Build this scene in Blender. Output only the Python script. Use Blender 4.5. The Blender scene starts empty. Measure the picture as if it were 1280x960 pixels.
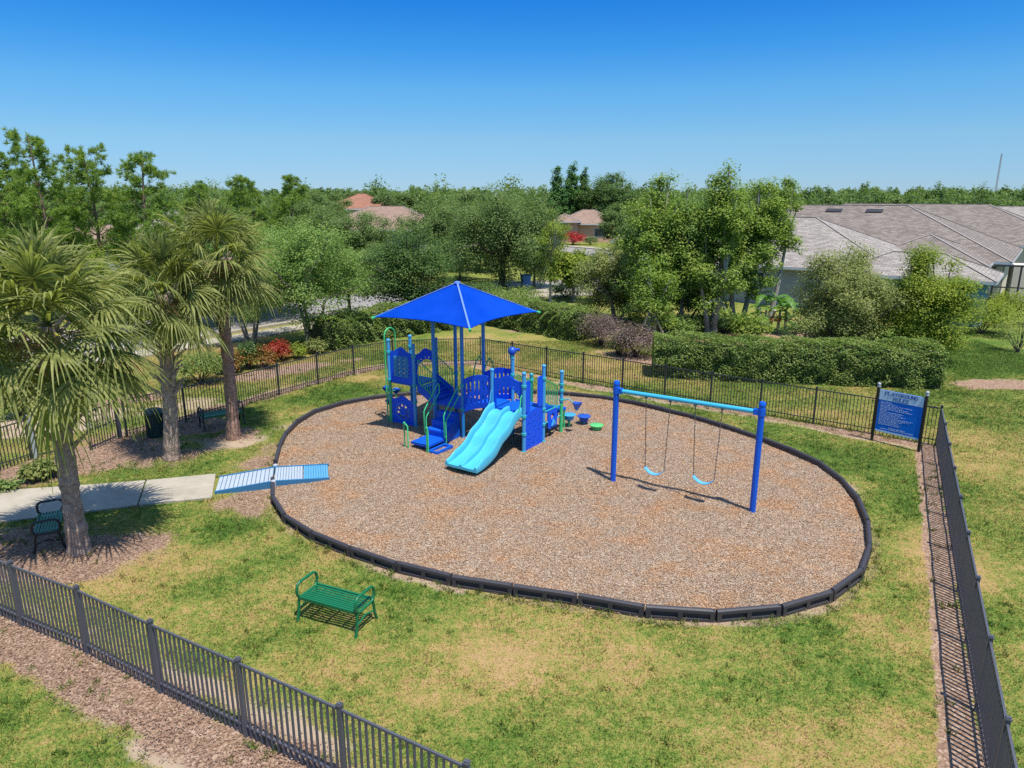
import bpy, bmesh, math, random
import numpy as np
from mathutils import Vector, Matrix, Quaternion

random.seed(7)
C = bpy.context.scene.collection
PI = math.pi
R = math.radians

# ------------------------------------------------------------------ measuring
# The photograph was taken from a drone 7.3 m up, looking down 14.9 degrees. at() and at_depth()
# turn a measured point of it into metres on the ground / at a known distance.
F_PX, CAM_H, PITCH = 889.0, 7.3, math.atan((480 - 243) / 889.0)
_c, _s = math.cos(PITCH), math.sin(PITCH)
def ray(x, y):
    return np.array([x - 640, F_PX * _c + (480 - y) * _s, -F_PX * _s + (480 - y) * _c])
def at(x, y, z=0.0):
    d = ray(x, y); t = (z - CAM_H) / d[2]
    return np.array([d[0] * t, d[1] * t, z])
def at_depth(x, y, Y):
    d = ray(x, y); t = Y / d[1]
    return np.array([d[0] * t, Y, CAM_H + d[2] * t])

# ------------------------------------------------------------------ materials
def nodes(name):
    m = bpy.data.materials.new(name); m.use_nodes = True
    nt = m.node_tree; nt.nodes.clear()
    out = nt.nodes.new('ShaderNodeOutputMaterial')
    return m, nt, out
def N(nt, t, **kw):
    n = nt.nodes.new(t)
    for k, v in kw.items():
        if k.startswith('i_'):
            key = k[2:]
            n.inputs[int(key) if key.isdigit() else key.replace('_', ' ')].default_value = v
        else:
            setattr(n, k, v)
    return n
def ramp(nt, fac, stops, interp='LINEAR'):
    r = nt.nodes.new('ShaderNodeValToRGB'); e = r.color_ramp.elements; r.color_ramp.interpolation = interp
    while len(e) < len(stops): e.new(0.5)
    for el, (p, c) in zip(e, stops):
        el.position = p; el.color = (*c, 1) if len(c) == 3 else c
    nt.links.new(fac, r.inputs[0])
    return r.outputs[0]
def mixc(nt, fac, a, b, mode='MIX'):
    n = nt.nodes.new('ShaderNodeMix'); n.data_type = 'RGBA'; n.blend_type = mode
    for s, v in ((0, fac), (6, a), (7, b)):
        if isinstance(v, (int, float)): n.inputs[s].default_value = v
        elif isinstance(v, tuple): n.inputs[s].default_value = (*v, 1)
        else: nt.links.new(v, n.inputs[s])
    return n.outputs[2]
def math_(nt, op, a, b=None, clamp=False):
    n = nt.nodes.new('ShaderNodeMath'); n.operation = op; n.use_clamp = clamp
    for s, v in ((0, a), (1, b)):
        if v is None: continue
        if isinstance(v, (int, float)): n.inputs[s].default_value = v
        else: nt.links.new(v, n.inputs[s])
    return n.outputs[0]
def noise(nt, scale, detail=4, rough=0.55, vec=None):
    n = N(nt, 'ShaderNodeTexNoise'); n.inputs['Scale'].default_value = scale
    n.inputs['Detail'].default_value = detail; n.inputs['Roughness'].default_value = rough
    if vec is None:
        tc = N(nt, 'ShaderNodeTexCoord'); vec = tc.outputs['Object']
    nt.links.new(vec, n.inputs['Vector'])
    return n.outputs[0]

def paint(name, col, rough=0.4, var=0.12, spec=0.5, bump=0.0, metal=0.0, scale=6.0):
    """coated metal / plastic with a little fading, dust and roughness variation"""
    m, nt, out = nodes(name)
    b = N(nt, 'ShaderNodeBsdfPrincipled')
    nz = noise(nt, scale, 5, 0.6)
    f = math_(nt, 'MULTIPLY', math_(nt, 'SUBTRACT', nz, 0.4, True), var * 4)
    hi = tuple(min(.9, c * 1.35 + .012) for c in col)
    nt.links.new(mixc(nt, f, col, hi), b.inputs['Base Color'])
    nt.links.new(math_(nt, 'ADD', math_(nt, 'MULTIPLY', nz, 0.25), rough - 0.12), b.inputs['Roughness'])
    b.inputs['Specular IOR Level'].default_value = spec
    b.inputs['Metallic'].default_value = metal
    if bump:
        bp = N(nt, 'ShaderNodeBump'); bp.inputs['Strength'].default_value = bump; bp.inputs['Distance'].default_value = 0.01
        nt.links.new(noise(nt, scale * 6, 3), bp.inputs['Height']); nt.links.new(bp.outputs[0], b.inputs['Normal'])
    nt.links.new(b.outputs[0], out.inputs[0])
    return m

def leaf_mat(name, cols, transl=0.35, gloss=0.2, noise_scale=0.6, rough=0.5, per_leaf=0.75):
    """leaves: a colour per leaf out of cols, drifting in patches over the crown, and light through the blade"""
    m, nt, out = nodes(name)
    g = N(nt, 'ShaderNodeNewGeometry')
    nz = noise(nt, noise_scale, 3)
    f = math_(nt, 'ADD', math_(nt, 'MULTIPLY', g.outputs['Random Per Island'], per_leaf), math_(nt, 'ADD', math_(nt, 'MULTIPLY', math_(nt, 'SUBTRACT', nz, 0.5), 1.65 - per_leaf), (0.75 - per_leaf) * 0.5), True)
    k = len(cols)
    col = ramp(nt, f, [(i / max(1, k - 1), c) for i, c in enumerate(cols)])
    b = N(nt, 'ShaderNodeBsdfPrincipled'); b.inputs['Roughness'].default_value = rough
    b.inputs['Specular IOR Level'].default_value = gloss
    nt.links.new(col, b.inputs['Base Color'])
    t = N(nt, 'ShaderNodeBsdfTranslucent')
    tc = mixc(nt, 1.0, col, (1.15, 1.25, 0.6), 'MULTIPLY'); nt.links.new(tc, t.inputs['Color'])
    mx = N(nt, 'ShaderNodeMixShader'); mx.inputs[0].default_value = transl
    nt.links.new(b.outputs[0], mx.inputs[1]); nt.links.new(t.outputs[0], mx.inputs[2])
    nt.links.new(mx.outputs[0], out.inputs[0])
    return m

def bark_mat(name, c1, c2, scale=7.0, stretch=0.25):
    m, nt, out = nodes(name)
    tc = N(nt, 'ShaderNodeTexCoord'); mp = N(nt, 'ShaderNodeMapping'); mp.inputs['Scale'].default_value = (1, 1, stretch)
    nt.links.new(tc.outputs['Object'], mp.inputs[0])
    nz = noise(nt, scale, 6, 0.65, mp.outputs[0])
    b = N(nt, 'ShaderNodeBsdfPrincipled'); b.inputs['Roughness'].default_value = 0.9
    nt.links.new(ramp(nt, nz, [(0.3, c1), (0.7, c2)]), b.inputs['Base Color'])
    bp = N(nt, 'ShaderNodeBump'); bp.inputs['Strength'].default_value = 0.8; bp.inputs['Distance'].default_value = 0.05
    nt.links.new(nz, bp.inputs['Height']); nt.links.new(bp.outputs[0], b.inputs['Normal'])
    nt.links.new(b.outputs[0], out.inputs[0])
    return m

def attr(nt, name):
    a = N(nt, 'ShaderNodeAttribute'); a.attribute_name = name
    return a.outputs['Fac']

GREEN = [(0.0, (0.385, 0.255, 0.118)), (0.28, (0.320, 0.240, 0.080)), (0.50, (0.225, 0.232, 0.055)), (0.75, (0.130, 0.188, 0.033)), (1.0, (0.066, 0.130, 0.020))]
def lawn_mat():
    m, nt, out = nodes('lawn_turf')
    b = N(nt, 'ShaderNodeBsdfPrincipled'); b.inputs['Roughness'].default_value = 0.95; b.inputs['Specular IOR Level'].default_value = 0.1
    fine = noise(nt, 26.0, 6, 0.8); mid = noise(nt, 4.6, 8, 0.82)
    g = math_(nt, 'ADD', attr(nt, 'green'), math_(nt, 'ADD', math_(nt, 'MULTIPLY', math_(nt, 'SUBTRACT', fine, 0.5), 1.9), math_(nt, 'MULTIPLY', math_(nt, 'SUBTRACT', mid, 0.5), 2.6)), True)
    turf = ramp(nt, g, GREEN)
    sp_ = noise(nt, 48.0, 3, 0.7)
    turf = mixc(nt, 1.0, turf, ramp(nt, sp_, [(0.33, (0.55, 0.52, 0.50)), (0.5, (1.0, 1.0, 1.0)), (0.7, (1.3, 1.26, 1.2))]), 'MULTIPLY')
    vo = N(nt, 'ShaderNodeTexVoronoi'); vo.inputs['Scale'].default_value = 28.0
    tc = N(nt, 'ShaderNodeTexCoord'); nt.links.new(tc.outputs['Object'], vo.inputs['Vector'])
    sp = N(nt, 'ShaderNodeSeparateColor'); nt.links.new(vo.outputs['Color'], sp.inputs[0])
    bark = ramp(nt, sp.outputs[0], [(0.0, (0.14, 0.080, 0.052)), (0.4, (0.25, 0.155, 0.105)), (0.75, (0.33, 0.215, 0.145)), (1.0, (0.46, 0.34, 0.25))])
    bark = mixc(nt, math_(nt, 'MULTIPLY', math_(nt, 'SUBTRACT', mid, 0.42, True), 1.6, True), bark, (0.36, 0.25, 0.165))
    sand = mixc(nt, fine, (0.30, 0.215, 0.140), (0.48, 0.375, 0.265))
    jit = math_(nt, 'ADD', math_(nt, 'MULTIPLY', math_(nt, 'SUBTRACT', fine, 0.5), 1.5), math_(nt, 'MULTIPLY', math_(nt, 'SUBTRACT', mid, 0.5), 1.6))
    def edge(a):
        v = math_(nt, 'ADD', attr(nt, a), jit)
        return math_(nt, 'MULTIPLY', math_(nt, 'SUBTRACT', v, 0.36), 3.2, True)
    col = mixc(nt, edge('sand'), turf, sand)
    col = mixc(nt, edge('soil'), col, bark)
    nt.links.new(col, b.inputs['Base Color'])
    bp = N(nt, 'ShaderNodeBump'); bp.inputs['Strength'].default_value = 0.6; bp.inputs['Distance'].default_value = 0.04
    nt.links.new(math_(nt, 'ADD', fine, math_(nt, 'MULTIPLY', sp.outputs[1], 0.4)), bp.inputs['Height']); nt.links.new(bp.outputs[0], b.inputs['Normal'])
    nt.links.new(b.outputs[0], out.inputs[0])
    return m
def blade_mat():
    m, nt, out = nodes('grass_blades')
    g_ = N(nt, 'ShaderNodeNewGeometry')
    mid = noise(nt, 4.6, 8, 0.82)
    g = math_(nt, 'ADD', attr(nt, 'green'), math_(nt, 'ADD', math_(nt, 'MULTIPLY', math_(nt, 'SUBTRACT', g_.outputs['Random Per Island'], 0.5), 0.7), math_(nt, 'MULTIPLY', math_(nt, 'SUBTRACT', mid, 0.5), 2.6)), True)
    col = ramp(nt, g, GREEN)
    wn = N(nt, 'ShaderNodeTexWhiteNoise'); wn.noise_dimensions = '1D'; nt.links.new(g_.outputs['Random Per Island'], wn.inputs['W'])
    col = mixc(nt, 1.0, col, ramp(nt, wn.outputs[0], [(0.0, (0.62, 0.60, 0.55)), (0.5, (1.05, 1.05, 1.0)), (1.0, (1.45, 1.40, 1.3))]), 'MULTIPLY')
    b = N(nt, 'ShaderNodeBsdfPrincipled'); b.inputs['Roughness'].default_value = 0.6; b.inputs['Specular IOR Level'].default_value = 0.25
    nt.links.new(col, b.inputs['Base Color'])
    t = N(nt, 'ShaderNodeBsdfTranslucent'); nt.links.new(col, t.inputs['Color'])
    mx = N(nt, 'ShaderNodeMixShader'); mx.inputs[0].default_value = 0.35
    nt.links.new(b.outputs[0], mx.inputs[1]); nt.links.new(t.outputs[0], mx.inputs[2])
    nt.links.new(mx.outputs[0], out.inputs[0])
    return m

CHIP = [(0.0, (0.12, 0.070, 0.042)), (0.2, (0.255, 0.160, 0.098)), (0.5, (0.35, 0.24, 0.150)), (0.72, (0.44, 0.32, 0.215)), (0.9, (0.34, 0.30, 0.26)), (1.0, (0.62, 0.51, 0.38))]
def chips_mat(ground):
    m, nt, out = nodes('wood_chips' if not ground else 'mulch_floor')
    tc = N(nt, 'ShaderNodeTexCoord')
    if ground:
        vo = N(nt, 'ShaderNodeTexVoronoi'); vo.inputs['Scale'].default_value = 46.0
        nt.links.new(tc.outputs['Object'], vo.inputs['Vector'])
        sp = N(nt, 'ShaderNodeSeparateColor'); nt.links.new(vo.outputs['Color'], sp.inputs[0])
        f, f2 = sp.outputs[0], sp.outputs[1]
    else:
        g = N(nt, 'ShaderNodeNewGeometry'); f = g.outputs['Random Per Island']
    col = ramp(nt, f, CHIP)
    p = math_(nt, 'ADD', math_(nt, 'MULTIPLY', noise(nt, 0.8, 6, 0.7), 0.8), math_(nt, 'MULTIPLY', noise(nt, 2.6, 4, 0.6), 0.2))
    fo = math_(nt, 'MULTIPLY', math_(nt, 'SUBTRACT', p, 0.47, True), 6.0, True)
    col = mixc(nt, math_(nt, 'MULTIPLY', fo, 0.5), col, mixc(nt, 1.0, col, (1.24, 0.80, 0.40), 'MULTIPLY'))
    b = N(nt, 'ShaderNodeBsdfPrincipled'); b.inputs['Roughness'].default_value = 0.9; b.inputs['Specular IOR Level'].default_value = 0.2
    nt.links.new(col, b.inputs['Base Color'])
    if ground:
        bp = N(nt, 'ShaderNodeBump'); bp.inputs['Strength'].default_value = 0.8; bp.inputs['Distance'].default_value = 0.03
        nt.links.new(f2, bp.inputs['Height']); nt.links.new(bp.outputs[0], b.inputs['Normal'])
    nt.links.new(b.outputs[0], out.inputs[0])
    return m

def mottled(name, c1, c2, scale=3.0, rough=0.9, fine=40.0, bump=0.3, spec=0.2):
    m, nt, out = nodes(name)
    a, f = noise(nt, scale, 6, 0.65), noise(nt, fine, 4, 0.7)
    v = math_(nt, 'ADD', math_(nt, 'MULTIPLY', a, 0.6), math_(nt, 'MULTIPLY', f, 0.4))
    b = N(nt, 'ShaderNodeBsdfPrincipled'); b.inputs['Roughness'].default_value = rough; b.inputs['Specular IOR Level'].default_value = spec
    nt.links.new(ramp(nt, v, [(0.33, c1), (0.67, c2)]), b.inputs['Base Color'])
    bp = N(nt, 'ShaderNodeBump'); bp.inputs['Strength'].default_value = bump; bp.inputs['Distance'].default_value = 0.01
    nt.links.new(f, bp.inputs['Height']); nt.links.new(bp.outputs[0], b.inputs['Normal'])
    nt.links.new(b.outputs[0], out.inputs[0])
    return m

def shingle_mat(name, c1, c2):
    m, nt, out = nodes(name)
    tc = N(nt, 'ShaderNodeTexCoord'); u = N(nt, 'ShaderNodeUVMap')
    br = N(nt, 'ShaderNodeTexBrick'); br.offset = 0.5
    br.inputs['Scale'].default_value = 1.0; br.inputs['Brick Width'].default_value = 0.42; br.inputs['Row Height'].default_value = 0.20
    br.inputs['Mortar Size'].default_value = 0.012; br.inputs['Color1'].default_value = (*c1, 1); br.inputs['Color2'].default_value = (*c2, 1)
    br.inputs['Mortar'].default_value = (c1[0] * .45, c1[1] * .45, c1[2] * .45, 1); br.inputs['Bias'].default_value = 0.0
    nt.links.new(u.outputs[0], br.inputs['Vector'])
    st = noise(nt, 0.5, 6, 0.7)
    col = mixc(nt, math_(nt, 'MULTIPLY', math_(nt, 'SUBTRACT', st, 0.45, True), 1.6, True), br.outputs[0], tuple(c * 0.62 for c in c1))
    b = N(nt, 'ShaderNodeBsdfPrincipled'); b.inputs['Roughness'].default_value = 0.92; b.inputs['Specular IOR Level'].default_value = 0.2
    nt.links.new(col, b.inputs['Base Color'])
    bp = N(nt, 'ShaderNodeBump'); bp.inputs['Strength'].default_value = 0.7; bp.inputs['Distance'].default_value = 0.03
    nt.links.new(br.outputs['Fac'], bp.inputs['Height']); bp.invert = True; nt.links.new(bp.outputs[0], b.inputs['Normal'])
    nt.links.new(b.outputs[0], out.inputs[0])
    return m

def fabric_mat(name, col):
    m, nt, out = nodes(name)
    b = N(nt, 'ShaderNodeBsdfPrincipled'); b.inputs['Roughness'].default_value = 0.85; b.inputs['Specular IOR Level'].default_value = 0.05
    nz = noise(nt, 1.2, 5)
    nt.links.new(ramp(nt, nz, [(0.3, tuple(c * .9 for c in col)), (0.7, tuple(min(1, c * 1.1 + .004) for c in col))]), b.inputs['Base Color'])
    wv = N(nt, 'ShaderNodeTexWave'); wv.inputs['Scale'].default_value = 60.0
    tc = N(nt, 'ShaderNodeTexCoord'); nt.links.new(tc.outputs['Object'], wv.inputs[0])
    bp = N(nt, 'ShaderNodeBump'); bp.inputs['Strength'].default_value = 0.12; bp.inputs['Distance'].default_value = 0.004
    nt.links.new(wv.outputs[1], bp.inputs['Height']); nt.links.new(bp.outputs[0], b.inputs['Normal'])
    t = N(nt, 'ShaderNodeBsdfTranslucent'); t.inputs[0].default_value = (*[c * 0.8 for c in col], 1)
    mx = N(nt, 'ShaderNodeMixShader'); mx.inputs[0].default_value = 0.2
    nt.links.new(b.outputs[0], mx.inputs[1]); nt.links.new(t.outputs[0], mx.inputs[2]); nt.links.new(mx.outputs[0], out.inputs[0])
    return m

def glass_mat(name, col=(0.03, 0.04, 0.05)):
    m, nt, out = nodes(name)
    b = N(nt, 'ShaderNodeBsdfPrincipled'); b.inputs['Base Color'].default_value = (*col, 1); b.inputs['Roughness'].default_value = 0.08
    b.inputs['Specular IOR Level'].default_value = 0.8
    nt.links.new(b.outputs[0], out.inputs[0])
    return m

M = dict(
    lawn=lawn_mat(), blade=blade_mat(), chips=chips_mat(False), mulch=chips_mat(True),
    concrete=mottled('concrete', (0.27, 0.235, 0.175), (0.43, 0.385, 0.305), 1.6),
    asphalt=mottled('asphalt', (0.20, 0.185, 0.17), (0.30, 0.275, 0.255), 0.8),
    bed=mottled('bark_bed', (0.13, 0.06, 0.035), (0.34, 0.19, 0.12), 2.0, fine=25),
    fence=paint('fence_black_paint', (0.030, 0.031, 0.036), 0.42, 0.10, 0.55),
    fence_sky_lit=paint('fence_black_paint_sky_lit', (0.075, 0.078, 0.095), 0.42, 0.16, 0.55),  # black fence paint, with sun and sky reflection put into its colour
    timber=paint('border_plastic', (0.040, 0.037, 0.042), 0.5, 0.14, 0.45, 0.15, scale=9),
    royal=paint('royal_panel', (0.002, 0.078, 0.66), 0.45, 0.14, 0.25, scale=3),
    deck=paint('deck_coating', (0.003, 0.095, 0.55), 0.5, 0.05, 0.3, bump=0.2),
    post=paint('post_light_blue', (0.048, 0.29, 0.56), 0.34, 0.16, scale=4),
    post_deep=paint('post_canopy_blue', (0.014, 0.20, 0.52), 0.34, 0.14, scale=4),
    green=paint('green_coating', (0.045, 0.46, 0.16), 0.35, 0.06),
    teal=paint('teal_collar', (0.030, 0.34, 0.36), 0.35, 0.05),
    slide=paint('slide_plastic', (0.065, 0.42, 0.57), 0.28, 0.06, scale=3),
    tile=paint('game_tile', (0.035, 0.24, 0.50), 0.35, 0.05),
    pod_green=paint('pod_green', (0.10, 0.47, 0.14), 0.4, 0.05),
    pod_blue=paint('pod_blue', (0.012, 0.075, 0.42), 0.4, 0.06),
    swing_post=paint('swing_blue', (0.003, 0.092, 0.53), 0.36, 0.12, 0.35, scale=3),
    swing_beam=paint('swing_cyan', (0.045, 0.38, 0.56), 0.3, 0.05),
    seat_blue=paint('swing_seat', (0.10, 0.36, 0.62), 0.5, 0.06),
    chain=paint('chain_metal', (0.16, 0.15, 0.14), 0.45, 0.1, metal=0.5),
    canopy=fabric_mat('shade_fabric', (0.001, 0.060, 0.50)),
    seam=paint('seam_tape', (0.11, 0.22, 0.66), 0.6, 0.05),
    bench=paint('bench_green', (0.004, 0.125, 0.045), 0.4, 0.10),
    bench_dark=paint('bench_black', (0.016, 0.018, 0.020), 0.4, 0.10),
    ramp_blue=paint('ramp_blue', (0.03, 0.15, 0.29), 0.5, 0.10),
    ramp_tread=paint('ramp_tread', (0.34, 0.40, 0.46), 0.55, 0.18, scale=3),
    ramp_new=paint('ramp_tread_blue', (0.08, 0.30, 0.52), 0.5, 0.12, scale=3),
    ramp_gap=paint('ramp_groove', (0.05, 0.06, 0.08), 0.7, 0.1),
    sign_blue=paint('sign_blue', (0.002, 0.155, 0.62), 0.45, 0.08, 0.2),
    sign_pale=paint('sign_pale_blue', (0.50, 0.64, 0.76), 0.4, 0.06),
    sign_ink=paint('sign_ink', (0.008, 0.07, 0.30), 0.5, 0.0),
    sign_white=paint('sign_white', (0.62, 0.70, 0.80), 0.5, 0.0),
    black=paint('black_paint', (0.014, 0.014, 0.016), 0.35, 0.06),
    bin_green=paint('bin_dark_green', (0.008, 0.035, 0.026), 0.45, 0.10),
    metal=paint('galvanised', (0.33, 0.35, 0.38), 0.45, 0.12),
    palm_trunk=bark_mat('palm_trunk', (0.15, 0.095, 0.068), (0.46, 0.34, 0.255), 8, 1.2),
    palm_trunk_red=bark_mat('palm_trunk_red', (0.15, 0.075, 0.052), (0.42, 0.26, 0.185), 8, 1.2),
    palm_boot=bark_mat('palm_boots', (0.20, 0.13, 0.09), (0.50, 0.39, 0.28), 8, 0.7),
    bark=bark_mat('bark_grey', (0.11, 0.09, 0.07), (0.29, 0.245, 0.20)),
    bark_dark=bark_mat('bark_dark', (0.035, 0.028, 0.022), (0.12, 0.10, 0.08)),
    bark_pine=bark_mat('bark_pine', (0.12, 0.075, 0.05), (0.30, 0.20, 0.145)),
    bark_pale=bark_mat('bark_pale', (0.22, 0.20, 0.17), (0.44, 0.41, 0.36), 3.0),
    frond=leaf_mat('palm_frond', [(0.125, 0.150, 0.038), (0.255, 0.275, 0.082), (0.41, 0.41, 0.145)], 0.42, 0.22, 0.9, 0.55),
    frond_young=leaf_mat('palm_frond_young', [(0.29, 0.34, 0.05), (0.43, 0.46, 0.10)], 0.4, 0.2, 1.0, 0.5),
    dead=leaf_mat('dead_fronds', [(0.13, 0.055, 0.03), (0.27, 0.14, 0.075), (0.36, 0.23, 0.13)], 0.15, 0.1),
    pine=leaf_mat('pine_needles', [(0.132, 0.218, 0.046), (0.251, 0.356, 0.073), (0.409, 0.488, 0.112)], 0.42, 0.2, 0.5),
    elm=leaf_mat('leaf_fresh', [(0.115, 0.203, 0.049), (0.224, 0.332, 0.081), (0.372, 0.400, 0.142)], 0.42, 0.15),
    oak=leaf_mat('leaf_oak', [(0.081, 0.132, 0.044), (0.168, 0.241, 0.073), (0.307, 0.366, 0.132)], 0.42, 0.15),
    dark=leaf_mat('leaf_dark', [(0.054, 0.105, 0.030), (0.126, 0.208, 0.056), (0.253, 0.331, 0.092)], 0.42, 0.2),
    willow=leaf_mat('leaf_willow', [(0.101, 0.184, 0.064), (0.212, 0.304, 0.121), (0.332, 0.410, 0.184)], 0.42, 0.15),
    maple=leaf_mat('leaf_sycamore', [(0.112, 0.191, 0.037), (0.250, 0.347, 0.060), (0.422, 0.440, 0.112)], 0.42, 0.15, 0.5),
    olive=leaf_mat('leaf_olive', [(0.150, 0.190, 0.057), (0.280, 0.310, 0.101), (0.430, 0.430, 0.171)], 0.42, 0.15),
    yellow=leaf_mat('leaf_yellow_green', [(0.099, 0.165, 0.026), (0.271, 0.337, 0.040), (0.440, 0.440, 0.074)], 0.42, 0.15),
    cypress=leaf_mat('leaf_cypress', [(0.052, 0.145, 0.047), (0.118, 0.245, 0.071), (0.210, 0.361, 0.106)], 0.42, 0.15),
    hedge=leaf_mat('leaf_hedge', [(0.086, 0.152, 0.034), (0.216, 0.296, 0.062), (0.410, 0.410, 0.129)], 0.42, 0.3, 1.5),
    hedge_core=mottled('hedge_twigs', (0.016, 0.022, 0.010), (0.04, 0.05, 0.02), 6.0),
    fringe=leaf_mat('leaf_dusty_pink', [(0.13, 0.10, 0.08), (0.161, 0.115, 0.109), (0.322, 0.236, 0.213), (0.460, 0.368, 0.328)], 0.42, 0.2, 2.0),
    red=leaf_mat('leaf_red', [(0.194, 0.018, 0.010), (0.405, 0.049, 0.026), (0.484, 0.132, 0.053)], 0.42, 0.4, 2.0),
    croton=leaf_mat('leaf_croton', [(0.088, 0.110, 0.022), (0.330, 0.143, 0.033), (0.462, 0.187, 0.088)], 0.42, 0.4, 2.0),
    flower=leaf_mat('leaf_flower', [(0.338, 0.007, 0.022), (0.450, 0.015, 0.038), (0.413, 0.165, 0.022)], 0.42, 0.3, 2.0),
    banana=leaf_mat('leaf_banana', [(0.088, 0.220, 0.033), (0.176, 0.341, 0.055)], 0.4, 0.4, 1.0),
    far=leaf_mat('leaf_far', [(0.076, 0.129, 0.042), (0.162, 0.238, 0.069), (0.294, 0.361, 0.113)], 0.42, 0.2, 0.12, per_leaf=0.45),
    wood=mottled('stake_wood', (0.25, 0.19, 0.13), (0.40, 0.32, 0.24), 8),
    roof_grey=shingle_mat('shingles_grey', (0.36, 0.32, 0.28), (0.215, 0.188, 0.165)),
    roof_brown=shingle_mat('shingles_brown', (0.26, 0.22, 0.188), (0.155, 0.128, 0.108)),
    roof_pink=shingle_mat('shingles_pinkish', (0.33, 0.225, 0.17), (0.24, 0.165, 0.125)),
    roof_red=shingle_mat('tiles_terracotta', (0.36, 0.17, 0.11), (0.27, 0.13, 0.085)),
    cap=paint('ridge_caps', (0.27, 0.24, 0.215), 0.9, 0.1, 0.2),
    wall_grey=mottled('stucco_grey', (0.25, 0.27, 0.29), (0.32, 0.34, 0.36), 1.0),
    wall_blue=mottled('stucco_blue', (0.11, 0.24, 0.29), (0.15, 0.29, 0.34), 1.0),
    wall_sky=mottled('stucco_sky_blue', (0.26, 0.44, 0.66), (0.33, 0.51, 0.72), 1.0),
    wall_cream=mottled('stucco_cream', (0.52, 0.46, 0.37), (0.60, 0.54, 0.44), 1.0),
    wall_salmon=mottled('stucco_salmon', (0.50, 0.30, 0.20), (0.58, 0.37, 0.26), 1.0),
    trim=paint('white_trim', (0.46, 0.48, 0.50), 0.5, 0.06),
    gutter=paint('dark_gutter', (0.03, 0.026, 0.028), 0.5, 0.05),
    glass=glass_mat('window_glass'),
    bin_blue=paint('bin_blue', (0.01, 0.13, 0.36), 0.5, 0.05),
    mast=paint('mast_steel', (0.30, 0.26, 0.28), 0.5, 0.05),
)

# ------------------------------------------------------------------ mesh helpers
class MB:
    """collects boxes, tubes, strips; build() links them as ONE mesh object"""
    def __init__(s): s.v = []; s.f = []
    def add(s, verts, faces):
        o = len(s.v); s.v += [tuple(map(float, p)) for p in verts]; s.f += [tuple(i + o for i in f) for f in faces]
    def box(s, c, d, rz=0.0, rot=None):
        m = rot if rot is not None else Matrix.Rotation(rz, 3, 'Z')
        P = []
        for z in (-1, 1):
            for y in (-1, 1):
                for x in (-1, 1):
                    P.append(Vector(c) + m @ Vector((x * d[0] / 2, y * d[1] / 2, z * d[2] / 2)))
        s.add(P, [(0, 2, 3, 1), (4, 5, 7, 6), (0, 1, 5, 4), (2, 6, 7, 3), (0, 4, 6, 2), (1, 3, 7, 5)])
    def bar(s, a, b, w, h=None):
        a, b = Vector(a), Vector(b); d = b - a; L = d.length
        if L < 1e-6: return
        q = d.to_track_quat('X', 'Z').to_matrix()
        s.box((a + b) / 2, (L, w, h or w), rot=q)
    def tube(s, pts, r, n=8, cap=True, closed=False):
        pts = [Vector(p) for p in pts]; k = len(pts)
        rs = list(r) if hasattr(r, '__len__') else [r] * k
        rings = []; prev = None
        for i, p in enumerate(pts):
            if closed: t = pts[(i + 1) % k] - pts[i - 1]
            else: t = pts[min(i + 1, k - 1)] - pts[max(i - 1, 0)]
            t.normalize()
            if prev is None:
                u = t.orthogonal().normalized()
            else:
                u = (prev - t * prev.dot(t)); u = u.normalized() if u.length > 1e-6 else t.orthogonal().normalized()
            prev = u; w = t.cross(u)
            rings.append([p + (u * math.cos(2 * PI * j / n) + w * math.sin(2 * PI * j / n)) * rs[i] for j in range(n)])
        V = [q for ring in rings for q in ring]; Fs = []
        for i in range(k if closed else k - 1):
            a, b = i * n, ((i + 1) % k) * n
            for j in range(n): Fs.append((a + j, a + (j + 1) % n, b + (j + 1) % n, b + j))
        if cap and not closed:
            Fs.append(tuple(range(n - 1, -1, -1))); Fs.append(tuple((k - 1) * n + j for j in range(n)))
        s.add(V, Fs)
    def lathe(s, prof, c=(0, 0, 0), n=16):
        V = []; k = len(prof)
        for r_, z in prof:
            for j in range(n): V.append((c[0] + r_ * math.cos(2 * PI * j / n), c[1] + r_ * math.sin(2 * PI * j / n), c[2] + z))
        Fs = []
        for i in range(k - 1):
            for j in range(n): Fs.append((i * n + j, i * n + (j + 1) % n, (i + 1) * n + (j + 1) % n, (i + 1) * n + j))
        Fs.append(tuple(range(n - 1, -1, -1))); Fs.append(tuple((k - 1) * n + j for j in range(n)))
        s.add(V, Fs)
    def build(s, name, mat, parent=None, loc=None, rz=0.0, smooth=None):
        me = bpy.data.meshes.new(name); me.from_pydata(s.v, [], s.f); me.update()
        me.materials.append(mat)
        if smooth:
            for p in me.polygons: p.use_smooth = True
            try: me.set_sharp_from_angle(angle=R(smooth))
            except Exception: pass
        return link(name, me, parent, loc, rz)

def link(name, me, parent=None, loc=None, rz=0.0):
    o = bpy.data.objects.new(name, me); C.objects.link(o)
    if parent is not None: o.parent = parent
    if loc is not None: o.location = tuple(loc)
    o.rotation_euler = (0, 0, rz)
    return o
def empty(name, loc=(0, 0, 0), rz=0.0):
    o = bpy.data.objects.new(name, None); o.empty_display_size = 0.3; C.objects.link(o)
    o.location = tuple(map(float, loc)); o.rotation_euler = (0, 0, rz)
    return o
def tag(o, label=None, cat=None, group=None, kind=None):
    if label: o['label'] = label
    if cat: o['category'] = cat
    if group: o['group'] = group
    if kind: o['kind'] = kind
    return o
def thing(name, label, cat, loc=(0, 0, 0), rz=0.0, group=None):
    return tag(empty(name, loc, rz), label, cat, group)
def children(o): return [c for c in bpy.data.objects if c.parent == o]
def copy_tree(o, parent=None):
    c = o.copy(); C.objects.link(c)
    if parent is not None: c.parent = parent
    for ch in children(o): copy_tree(ch, c)
    return c

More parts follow.
